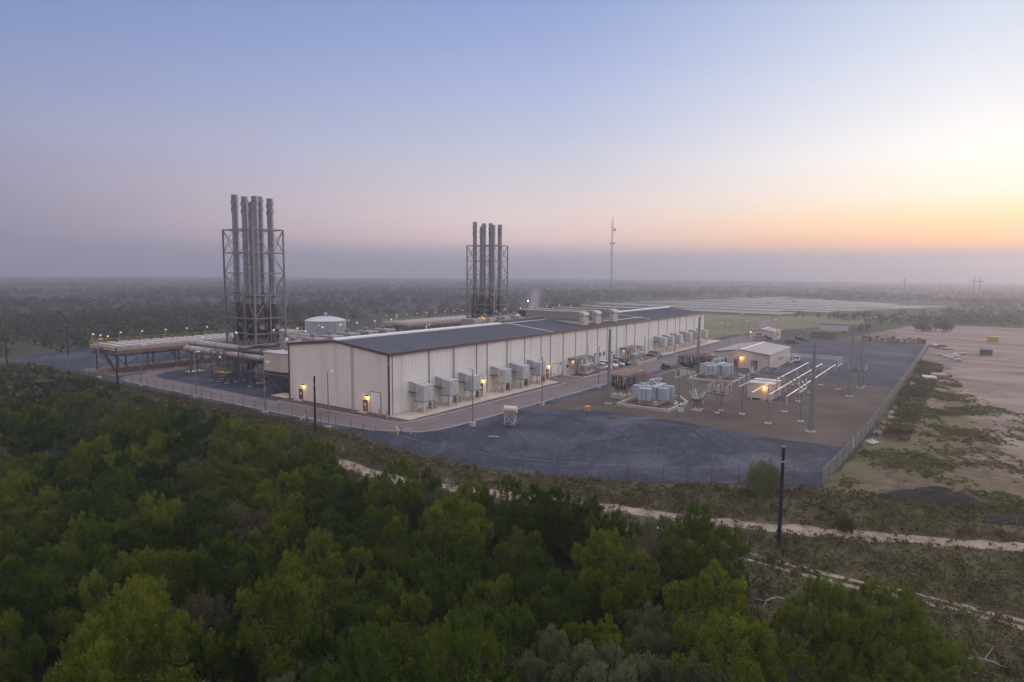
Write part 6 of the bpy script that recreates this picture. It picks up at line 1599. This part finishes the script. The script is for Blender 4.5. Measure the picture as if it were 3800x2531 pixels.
# the dusk sky itself: colour by elevation, from the dark side of the sky to the bright side
tc = N(nt, 'ShaderNodeTexCoord'); sp = N(nt, 'ShaderNodeSeparateXYZ'); nt.links.new(tc.outputs['Generated'], sp.inputs[0])
z = math_(nt, 'MULTIPLY', math_(nt, 'ARCSINE', sp.outputs[2]), 180/math.pi/90, True)
def srgb(r, g, b_, k=1.0):
    f = lambda c: ((c/255+.055)/1.055)**2.4 if c > 10 else c/255/12.92
    return (f(r)*k, f(g)*k, f(b_)*k)
def skyramp(stops): return ramp(nt, z, [(e/90, c) for e, c in stops], 'EASE' if False else 'LINEAR')
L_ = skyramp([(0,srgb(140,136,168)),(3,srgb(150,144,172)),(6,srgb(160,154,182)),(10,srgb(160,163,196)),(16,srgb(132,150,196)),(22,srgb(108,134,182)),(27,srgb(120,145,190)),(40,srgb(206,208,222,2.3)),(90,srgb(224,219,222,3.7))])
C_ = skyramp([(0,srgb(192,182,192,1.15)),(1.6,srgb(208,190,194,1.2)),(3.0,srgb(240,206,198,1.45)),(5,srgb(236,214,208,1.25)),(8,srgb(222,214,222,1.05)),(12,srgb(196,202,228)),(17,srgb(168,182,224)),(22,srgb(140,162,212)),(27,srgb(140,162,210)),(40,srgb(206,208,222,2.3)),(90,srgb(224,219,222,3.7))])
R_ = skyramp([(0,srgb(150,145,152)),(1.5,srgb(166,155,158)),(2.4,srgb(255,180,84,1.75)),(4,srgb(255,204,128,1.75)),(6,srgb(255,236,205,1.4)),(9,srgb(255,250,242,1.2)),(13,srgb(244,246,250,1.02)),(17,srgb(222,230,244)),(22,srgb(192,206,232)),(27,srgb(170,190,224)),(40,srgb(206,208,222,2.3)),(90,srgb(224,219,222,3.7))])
v = N(nt, 'ShaderNodeVectorMath', operation='DOT_PRODUCT'); nt.links.new(tc.outputs['Generated'], v.inputs[0]); v.inputs[1].default_value = (math.cos(SAZ), math.sin(SAZ), 0)
hl = math_(nt, 'SQRT', math_(nt, 'SUBTRACT', 1.0, math_(nt, 'POWER', math_(nt, 'ABSOLUTE', sp.outputs[2]), 2.0)))
dt = math_(nt, 'DIVIDE', v.outputs['Value'], math_(nt, 'MAXIMUM', hl, .05))
fa = math_(nt, 'DIVIDE', math_(nt, 'ADD', dt, .12), .66, True)
fb_ = math_(nt, 'DIVIDE', math_(nt, 'SUBTRACT', dt, .54), .38, True)
fb_ = math_(nt, 'POWER', fb_, 1.6)
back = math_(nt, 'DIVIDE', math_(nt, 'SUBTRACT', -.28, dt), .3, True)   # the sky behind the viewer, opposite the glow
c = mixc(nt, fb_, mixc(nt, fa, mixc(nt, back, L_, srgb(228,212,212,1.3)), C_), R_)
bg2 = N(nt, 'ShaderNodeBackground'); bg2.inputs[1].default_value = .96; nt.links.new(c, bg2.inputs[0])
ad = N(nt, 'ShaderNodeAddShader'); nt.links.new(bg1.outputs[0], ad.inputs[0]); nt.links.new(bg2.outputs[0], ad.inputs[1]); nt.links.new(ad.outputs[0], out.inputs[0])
# haze: one closed box round camera and scene
hz = MB(); hz.box(-1210, 4010, -2610, 2610, -1.05, 106)
hm = bpy.data.materials.new('haze'); hm.use_nodes = True; hn = hm.node_tree; hn.nodes.clear()
ho_ = N(hn, 'ShaderNodeOutputMaterial'); pv = N(hn, 'ShaderNodeVolumePrincipled'); pv.inputs['Density'].default_value = .0007; pv.inputs['Color'].default_value = (.60,.61,.71,1); pv.inputs['Anisotropy'].default_value = .58
hn.links.new(pv.outputs[0], ho_.inputs['Volume'])
if True: tag(hz.build('haze', hm), 'pale dusk haze lying over the plain', 'haze', kind='stuff')
S.view_settings.view_transform = 'Standard'; S.view_settings.look = 'None'; S.view_settings.exposure = 0; S.view_settings.gamma = 1; S.view_settings.use_curve_mapping = False
cy = S.cycles; cy.use_denoising = True; cy.max_bounces = 5; cy.diffuse_bounces = 3; cy.glossy_bounces = 3; cy.transmission_bounces = 3; cy.transparent_max_bounces = 12; cy.volume_bounces = 1
cy.sample_clamp_indirect = 4; cy.use_adaptive_sampling = True; cy.adaptive_threshold = .015
